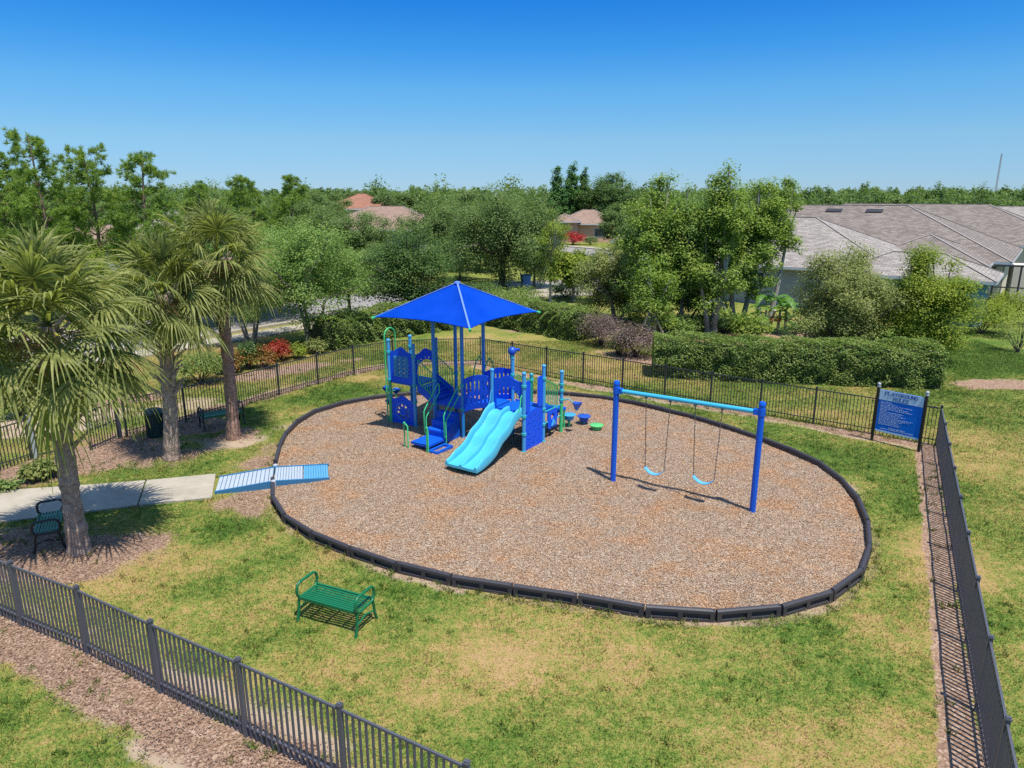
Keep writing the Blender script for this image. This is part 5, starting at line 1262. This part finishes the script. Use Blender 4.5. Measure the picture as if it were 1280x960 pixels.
for px, py, w, h, mt, lb, n, lf in [(1226,417,3.2,1.9,'yellow','rounded yellow-green bush before the blue wall',5200,.11), (1258,405,3.8,2.0,'yellow','yellow-green bush nearest the house at the right',5200,.11), (1272,440,2.2,1.9,'olive','sparse twiggy shrub at the right edge of the picture',900,.09),
      (600,372,3.4,1.2,'dark','dark low shrub under the live oak, left',2400,.13), (648,380,3.6,1.3,'hedge','green low shrub under the live oak, right',2600,.13), (708,372,2.6,1.2,'dark','dark clipped shrub behind the slim tree',2200,.12), (716,306,3.6,1.9,'flower','bright red flowering shrub before the salmon house',1500,.26), (738,306,2.4,1.2,'dark','dark green shrub right of the red flowering one',800,.22),
      (905,416,2.4,1.2,'dark','low dark shrub in the bark under the pale green trees',1900,.12), (846,420,2.6,1.3,'elm','fresh green shrub between the staked tree and the pale stems',2400,.12), (938,424,2.2,1.5,'maple','leafy green shrub left of the banana clump',2200,.13), (1004,432,2.4,1.4,'dark','dark shrub between the banana clump and the olive green bush',2200,.11),
      (790,402,3.0,2.0,'olive','tall olive shrub behind the staked tree',2800,.12), (880,398,3.2,1.8,'dark','dark leafy shrub against the grey wall behind the pale stems',2800,.13), (1100,446,2.2,1.3,'yellow','yellow green shrub between the two tall bushes',2200,.10), (745,395,2.8,1.5,'olive','grassy olive shrub behind the rounded hedge',2200,.12), (30,520,1.6,1.1,'olive','dusty shrub outside the fence at the left edge',1500,.10), (6,470,2.2,1.6,'yellow','yellow green shrub outside the fence, far left',1800,.11)]:
    shrub(lb, at(px, py)[:2], w, h, M[mt], px + 13, n, lf)
# stakes of the young tree
ws = thing('tree_stake', 'pair of leaning wooden stakes propping the small tree', 'tree stake', (*ground_at(815, 35.2), 0))
for a, b in (((-.9, 0, 0), (-.1, .5, 1.5)), ((.8, -.1, 0), (.1, .5, 1.5))):
    m = MB(); m.bar(a, b, .07); m.build('stake', M['wood'], ws)
# banana clump
bt = thing('banana_plant', 'banana clump with torn bright leaves and dead brown ones before the grey wall', 'banana plant', (*ground_at(968, 38.2), 0))
rg = np.random.default_rng(77); m = MB()
for k in range(4): m.tube([(k * .35 - .5, rg.normal(0, .2), 0), (k * .4 - .6, rg.normal(0, .2), 1.3)], [.10, .06], 8)
m.build('stem', M['bark_pale'], bt, smooth=60)
def big_leaf(V, o, az, ln, rise, w=.5):
    d = np.array([math.cos(az), math.sin(az), 0]); s = np.array([-d[1], d[0], 0]); n = 12
    for i in range(n):
        t0, t1 = i / n, (i + .86) / n
        def P(t): return o + d * ln * t + np.array([0, 0, rise * ln * (t - 1.15 * t * t)])
        for sg_ in (-1, 1):
            h0, h1 = w / 2 * math.sin(PI * (t0 * .94 + .05)), w / 2 * math.sin(PI * (t1 * .94 + .05)); V += [P(t0), P(t1), P(t1) + s * sg_ * h1 - np.array([0, 0, h1 * .35]), P(t0) + s * sg_ * h0 - np.array([0, 0, h0 * .35])]
V, V2 = [], []
for k in range(30): big_leaf(V, np.array([(k % 4) * .4 - .6, 0, rg.uniform(.5, 1.8)]), k * 2.4, rg.uniform(1.0, 1.7), rg.uniform(.3, 1.7), .42)
for k in range(9): big_leaf(V2, np.array([(k % 4) * .4 - .6, -.1, .9]), k * 2.1, .8, -.9, .3)
link('crown', fast_mesh('crown', np.array(V), 4, M['banana']), bt); link('dead_fronds', fast_mesh('dead_fronds', np.array(V2), 4, M['dead']), bt)

# --- far woods: one mass to the horizon
def woods():
    rg = np.random.default_rng(9); Vs = []
    def trees(n, y0, y1, per):
        Y = rg.uniform(y0, y1, n); X = rg.uniform(-.86, .86, n) * Y; H = rg.uniform(.62, 1.14, n) * (7.9 + .0078 * Y) + rg.random(n) ** 8 * 2.6; W = H * rg.uniform(.55, .95, n)
        ok = np.ones(n, bool); px = 640 + 889 * X / Y
        ok &= ~((px > 425) & (px < 530) & (Y < 135)); ok &= ~((px > 670) & (px < 800) & (Y < 140)); ok &= ~((px > 930) & (Y < 125))
        X, Y, H, W = X[ok], Y[ok], H[ok], W[ok]; i = np.repeat(np.arange(len(X)), per); k = len(i)
        nb = 11; bd = unit(rg.normal(size=(len(X), nb, 3))) * rg.uniform(.35, .72, (len(X), nb, 1)); bi = rg.integers(0, nb, k)
        dk = unit(rg.normal(size=(k, 3))); r = rg.random(k) ** .45 * .36; q = bd[i, bi] + dk * r[:, None]
        P = np.stack([X[i] + q[:, 0] * W[i] / 2, Y[i] + q[:, 1] * W[i] / 2, H[i] * .54 + q[:, 2] * H[i] * .46], 1)
        Vs.append(leaf_quads(P, .0026 * Y[i] + .10, .0020 * Y[i] + .07, rg, out=dk, up=.8))
    trees(330, 85, 150, 800); trees(460, 150, 300, 560); trees(800, 300, 900, 200)
    return np.concatenate(Vs)
tag(link('distant_woods', fast_mesh('distant_woods', woods(), 4, M['far'])), kind='stuff')

# ------------------------------------------------------------------ houses
def house(label, origin, rz, blocks, wall, roof, name='house', windows=(), walls2=()):
    t = thing(name, label, 'house', (*origin, 0), rz)
    for bi, (x0, x1, y0, y1, zw, pitch) in enumerate(blocks):
        m = MB(); m.box(((x0 + x1) / 2, (y0 + y1) / 2, zw / 2 - .1), (x1 - x0, y1 - y0, zw + .2)); m.build('wall', M[walls2[bi]] if walls2 else M[wall], t)
        ov = .5; a0, a1, b0, b1 = x0 - ov, x1 + ov, y0 - ov, y1 + ov; hw = min(a1 - a0, b1 - b0) / 2; ze = zw - .02 - bi * .004; zr = ze + hw * pitch
        if a1 - a0 >= b1 - b0: r0, r1 = ((a0 + hw), (b0 + b1) / 2), ((a1 - hw), (b0 + b1) / 2)
        else: r0, r1 = ((a0 + a1) / 2, b0 + hw), ((a0 + a1) / 2, b1 - hw)
        c = [(a0, b0), (a1, b0), (a1, b1), (a0, b1)]; V = [(*p, ze) for p in c] + [(*r0, zr), (*r1, zr)]
        F = [(0, 1, 5, 4), (1, 2, 5), (2, 3, 4, 5), (3, 0, 4)] if a1 - a0 >= b1 - b0 else [(0, 1, 4), (1, 2, 5, 4), (2, 3, 5), (3, 0, 4, 5)]
        me = bpy.data.meshes.new('roof'); me.from_pydata(V, [], F); uv = me.uv_layers.new()
        for p in me.polygons:
            n = p.normal; e = Vector((-n.y, n.x, 0)).normalized(); s = n.cross(e)
            for li in p.loop_indices: q = me.vertices[me.loops[li].vertex_index].co; uv.data[li].uv = (q.dot(e), q.dot(s))
        me.materials.append(M[roof]); ro = link('roof', me, t)
        m = MB()
        for k in range(4):
            p, q = Vector((*c[k], ze - .09)), Vector((*c[(k + 1) % 4], ze - .09)); m.bar(p, q, .03, .17)
        m.add([(*p, ze - .10) for p in c], [(3, 2, 1, 0)]); m.build('fascia', M['trim'], ro)
        m = MB(); Rr = [Vector((*r0, zr + .02)), Vector((*r1, zr + .02))]; E = [Vector((*p, ze + .02)) for p in c]
        m.bar(Rr[0], Rr[1], .16, .03)
        for k, r in zip(range(4), (0, 1, 1, 0) if a1 - a0 >= b1 - b0 else (0, 0, 1, 1)): m.bar(E[k], Rr[r], .16, .03)
        m.build('ridge_cap', M['cap'] if roof != 'roof_red' else M[roof], ro)
    for (x, y, z, w, h, ax) in windows:
        m = MB(); d = (w + .16, .10, h + .16) if ax == 'x' else (.10, w + .16, h + .16); m.box((x, y, z), d); wn = m.build('window', M['trim'], t)
        m = MB(); d = (w, .13, h) if ax == 'x' else (.13, w, h); m.box((x, y, z), d); m.build('pane', M['glass'], wn)
    return t
HX, HY = np.array([.8, -.6]), np.array([.6, .8]); HR = math.atan2(-.6, .8)
e1 = at_depth(1021,272,53.0); pw = 6.9; o1 = e1[:2] + HX * pw - HY * pw
h1 = house('pale grey shingle house nearest the clipped hedge, with a low wing at its right', o1, HR, [(-17, -.5, .5, 2 * pw - .5, 2.7, (e1[2] - 2.68) / pw), (-3.2, 4.5, -.9, 3.9, 2.66, .42)], 'wall_grey', 'roof_grey', windows=[(-9, .5, 1.6, 1.4, 1.1, 'x'), (-13, .5, 1.6, 1.2, 1.1, 'x'), (4.5, 1.2, 1.6, 1.2, 1.1, 'y')], walls2=('wall_grey', 'wall_blue'))
e2 = at_depth(1136,257,62.0); pw = 8.2; o2 = e2[:2] + HX * pw - HY * pw
h2 = house('brownish shingle house with roof vents behind the pale grey one', o2, HR, [(-26, -.5, .5, 2 * pw - .5, 2.7, (e2[2] - 2.68) / pw), (-9, -1.6, -3.6, 4.2, 2.66, .43)], 'wall_cream', 'roof_brown', windows=[(-1.6, 0.2, 1.5, 1.3, 1.3, 'y')], walls2=('wall_cream', 'wall_sky'))
for px in (1042, 1093):
    pt = (e2[2] - 2.68) / pw; xx = [-26 + .05 * i for i in range(500)]
    W3 = [o2 + HX * x + HY * (pw - 1.1) for x in xx]; zv = 2.68 + (pw - 1.1) * pt - .10
    k = min(range(500), key=lambda i: abs(640 + F_PX * W3[i][0] / (W3[i][1] * _c + (CAM_H - zv) * _s) - px))
    m = MB(); m.box((xx[k], pw - 1.1, zv + .12), (1.3, .55, .16), rot=Matrix.Rotation(math.atan(pt), 3, 'X')); m.build('roof_vent', M['gutter'], h2)
m = MB()                                              # screened porch at its right
for k in range(4): m.box((-.9 + k * 1.5, -1.0 + .3 * k, 1.25), (.12, .12, 2.5))
m.bar((-.9, -1.0, 2.5), (3.6, -.1, 2.5), .12); m.bar((-.9, -1.0, 1.0), (3.6, -.1, 1.0), .08); m.bar((-1.0, -1.5, 2.5), (-1.05, -1.1, 0.1), .11); m.build('porch_frame', M['gutter'], h2)
m = MB(); m.box((2.6, 1.6, 1.2), (5.4, 1.8, 2.6), rot=Matrix.Rotation(.2, 3, 'Z')); m.build('porch_wall', M['wall_cream'], h2)
e3 = at_depth(1236,255.5,76.0); pw = 8.4; o3 = e3[:2] + HX * pw - HY * pw
house('dark brown shingle house third in the row at the right', o3, HR, [(-30, -.5, .5, 2 * pw - .5, 2.7, (e3[2] - 2.68) / pw)], 'wall_cream', 'roof_brown', windows=[(-6, .5, 1.5, 1.4, 1.2, 'x')])
e4 = at_depth(1345,258.5,82.0); o4 = e4[:2] + HX * pw - HY * pw
house('light brown shingle house at the right edge, its far end cut off by the picture', o4, HR, [(-24, -.5, .5, 2 * pw - .5, 2.7, (e4[2] - 2.68) / pw)], 'wall_cream', 'roof_grey')
ea, eb_ = at_depth(460,257.5,96), at_depth(506,257.5,96)
house('pinkish shingle house behind the dark glossy tree', (ea[0] - 5.5, 90.2), 0, [(0, eb_[0] - ea[0] + 11, 0, 11.6, 3.1, (ea[2] - 3.1) / 6.3)], 'wall_grey', 'roof_pink', windows=[(8, 0, 1.7, 1.4, 1.2, 'x'), (4, 0, 1.7, 1.4, 1.2, 'x')])
eb2 = at_depth(456,243,118)
house('two-storey house with terracotta roof, far behind the pinkish one', (eb2[0] - 5.0, 112), .12, [(0, 10.5, 0, 9.5, 5.2, .43)], 'wall_cream', 'roof_red', windows=[(3, 0, 4, 1, 1.2, 'x'), (7, 0, 4, 1, 1.2, 'x')])
ec = ground_at(735, 116)
house('salmon walled house with pinkish roof beyond the red flowering shrub', (ec[0] - 5.6, 113), -.10, [(0, 10.5, 1.2, 10, 2.9, .42), (-.6, 3.6, -.6, 6, 3.3, .42)], 'wall_salmon', 'roof_pink', windows=[(1.4, -.6, 2.55, .7, .9, 'x'), (7, 1.2, 1.5, 1.5, 1.2, 'x')])
ed = ground_at(822, 78)
house('far grey roofed house glimpsed left of the pale green trees', (ed[0] - 5, 76), -.3, [(0, 10, 0, 8.5, 2.6, .42)], 'wall_cream', 'roof_grey')
ee = ground_at(216, 78); house('grey roofed house between the left pines', (ee[0] - 5, 76), .3, [(0, 11, 0, 10, 2.7, .5)], 'wall_cream', 'roof_grey')
ef = ground_at(120, 72); house('pinkish roofed house behind the largest palm', (ef[0] - 6, 70), .2, [(0, 12, 0, 9, 2.5, .35)], 'wall_grey', 'roof_pink', windows=[(9, 0, 1.4, 1.4, 1.1, 'x')])

# recycling bin by the driveway, radio mast on the horizon
bb = at(657,362); t = thing('wheelie_bin', 'blue wheeled bin standing on the driveway under the oak', 'bin', bb, .3)
m = MB(); m.add([(-.26, -.28, .08), (.26, -.28, .08), (.26, .28, .08), (-.26, .28, .08), (-.33, -.36, 1.1), (.33, -.36, 1.1), (.33, .36, 1.1), (-.33, .36, 1.1)], [(3, 2, 1, 0), (0, 1, 5, 4), (1, 2, 6, 5), (2, 3, 7, 6), (3, 0, 4, 7), (4, 5, 6, 7)]); m.build('body', M['bin_blue'], t)
m = MB(); m.box((0, .02, 1.14), (.72, .80, .06)); m.bar((-.3, .43, 1.05), (.3, .43, 1.05), .04); m.build('lid', M['bin_blue'], t)
for x in (-.25, .25): m = MB(); m.tube([(x - .03, .3, .12), (x + .03, .3, .12)], .12, 12); m.build('wheel', M['black'], t)
Ym = 420.; b = ground_at(1241, Ym); zt = top_z(1245, 192, Ym); m = MB(); w = .5
for k in range(3):
    a = 2 * PI * k / 3; m.tube([(w * math.cos(a), w * math.sin(a), 0), (w * .7 * math.cos(a), w * .7 * math.sin(a), zt)], .09, 5)
for i in range(22):
    z = zt * i / 22; s = w * (1 - .3 * i / 22)
    for k in range(3):
        a, c = 2 * PI * k / 3, 2 * PI * (k + 1) / 3; m.tube([(s * math.cos(a), s * math.sin(a), z), (s * math.cos(c), s * math.sin(c), z + zt / 22)], .05, 4)
tag(m.build('radio_mast', M['mast'], None, (*b, 0)), 'thin lattice radio mast above the treeline at the right', 'mast')

# ------------------------------------------------------------------ light, sky, camera
tosun = Vector((.53, -.78, 2.54)).normalized()
sun = bpy.data.lights.new('sun', 'SUN'); sun.energy = 3.7; sun.angle = R(.53); sun.color = (1.0, .955, .88)
so = bpy.data.objects.new('sun', sun); C.objects.link(so); so.rotation_euler = tosun.to_track_quat('Z', 'Y').to_euler(); so.location = (20, -20, 60)
wd = bpy.data.worlds.new('World'); bpy.context.scene.world = wd; wd.use_nodes = True; nt = wd.node_tree; nt.nodes.clear()
sky = nt.nodes.new('ShaderNodeTexSky'); sky.sky_type = 'NISHITA'; sky.sun_disc = False; sky.sun_elevation = math.asin(tosun.z); sky.sun_rotation = math.atan2(tosun.x, tosun.y)
sky.altitude = 0; sky.air_density = 0.8; sky.dust_density = SKY_DUST; sky.ozone_density = SKY_OZONE
tcs = nt.nodes.new('ShaderNodeTexCoord'); sx = nt.nodes.new('ShaderNodeSeparateXYZ'); nt.links.new(tcs.outputs['Generated'], sx.inputs[0])
tint = ramp(nt, sx.outputs[2], [(0, (.182, .273, .440)), (.033, (.203, .302, .437)), (.07, (.228, .35, .445)), (.13, (.178, .392, .525)), (.18, (.092, .36, .583)), (.232, (.046, .31, .615)), (.40, (.66, .82, .96)), (1.0, (1.0, 1.0, 1.0))])
bg = nt.nodes.new('ShaderNodeBackground'); bg.inputs[1].default_value = SKY_STR; ow = nt.nodes.new('ShaderNodeOutputWorld')
nt.links.new(mixc(nt, 1.0, sky.outputs[0], tint, 'MULTIPLY'), bg.inputs[0]); nt.links.new(bg.outputs[0], ow.inputs[0])
cam = bpy.data.cameras.new('camera'); cam.sensor_width = 36; cam.sensor_fit = 'HORIZONTAL'; cam.lens = 36 * F_PX / 1280; cam.clip_end = 6000; cam.clip_start = .1
co = bpy.data.objects.new('camera', cam); C.objects.link(co); co.location = (0, 0, CAM_H); co.rotation_euler = (PI / 2 - PITCH, 0, 0)
sc = bpy.context.scene; sc.camera = co
sc.view_settings.view_transform = 'Standard'; sc.view_settings.look = 'None'; sc.view_settings.exposure = EXPO; sc.view_settings.gamma = 1.0; sc.view_settings.use_curve_mapping = False
sc.render.engine = 'CYCLES'; sc.cycles.max_bounces = 6; sc.cycles.transparent_max_bounces = 4; sc.cycles.use_denoising = DENOISE
sc.cycles.sample_clamp_indirect = 6.0
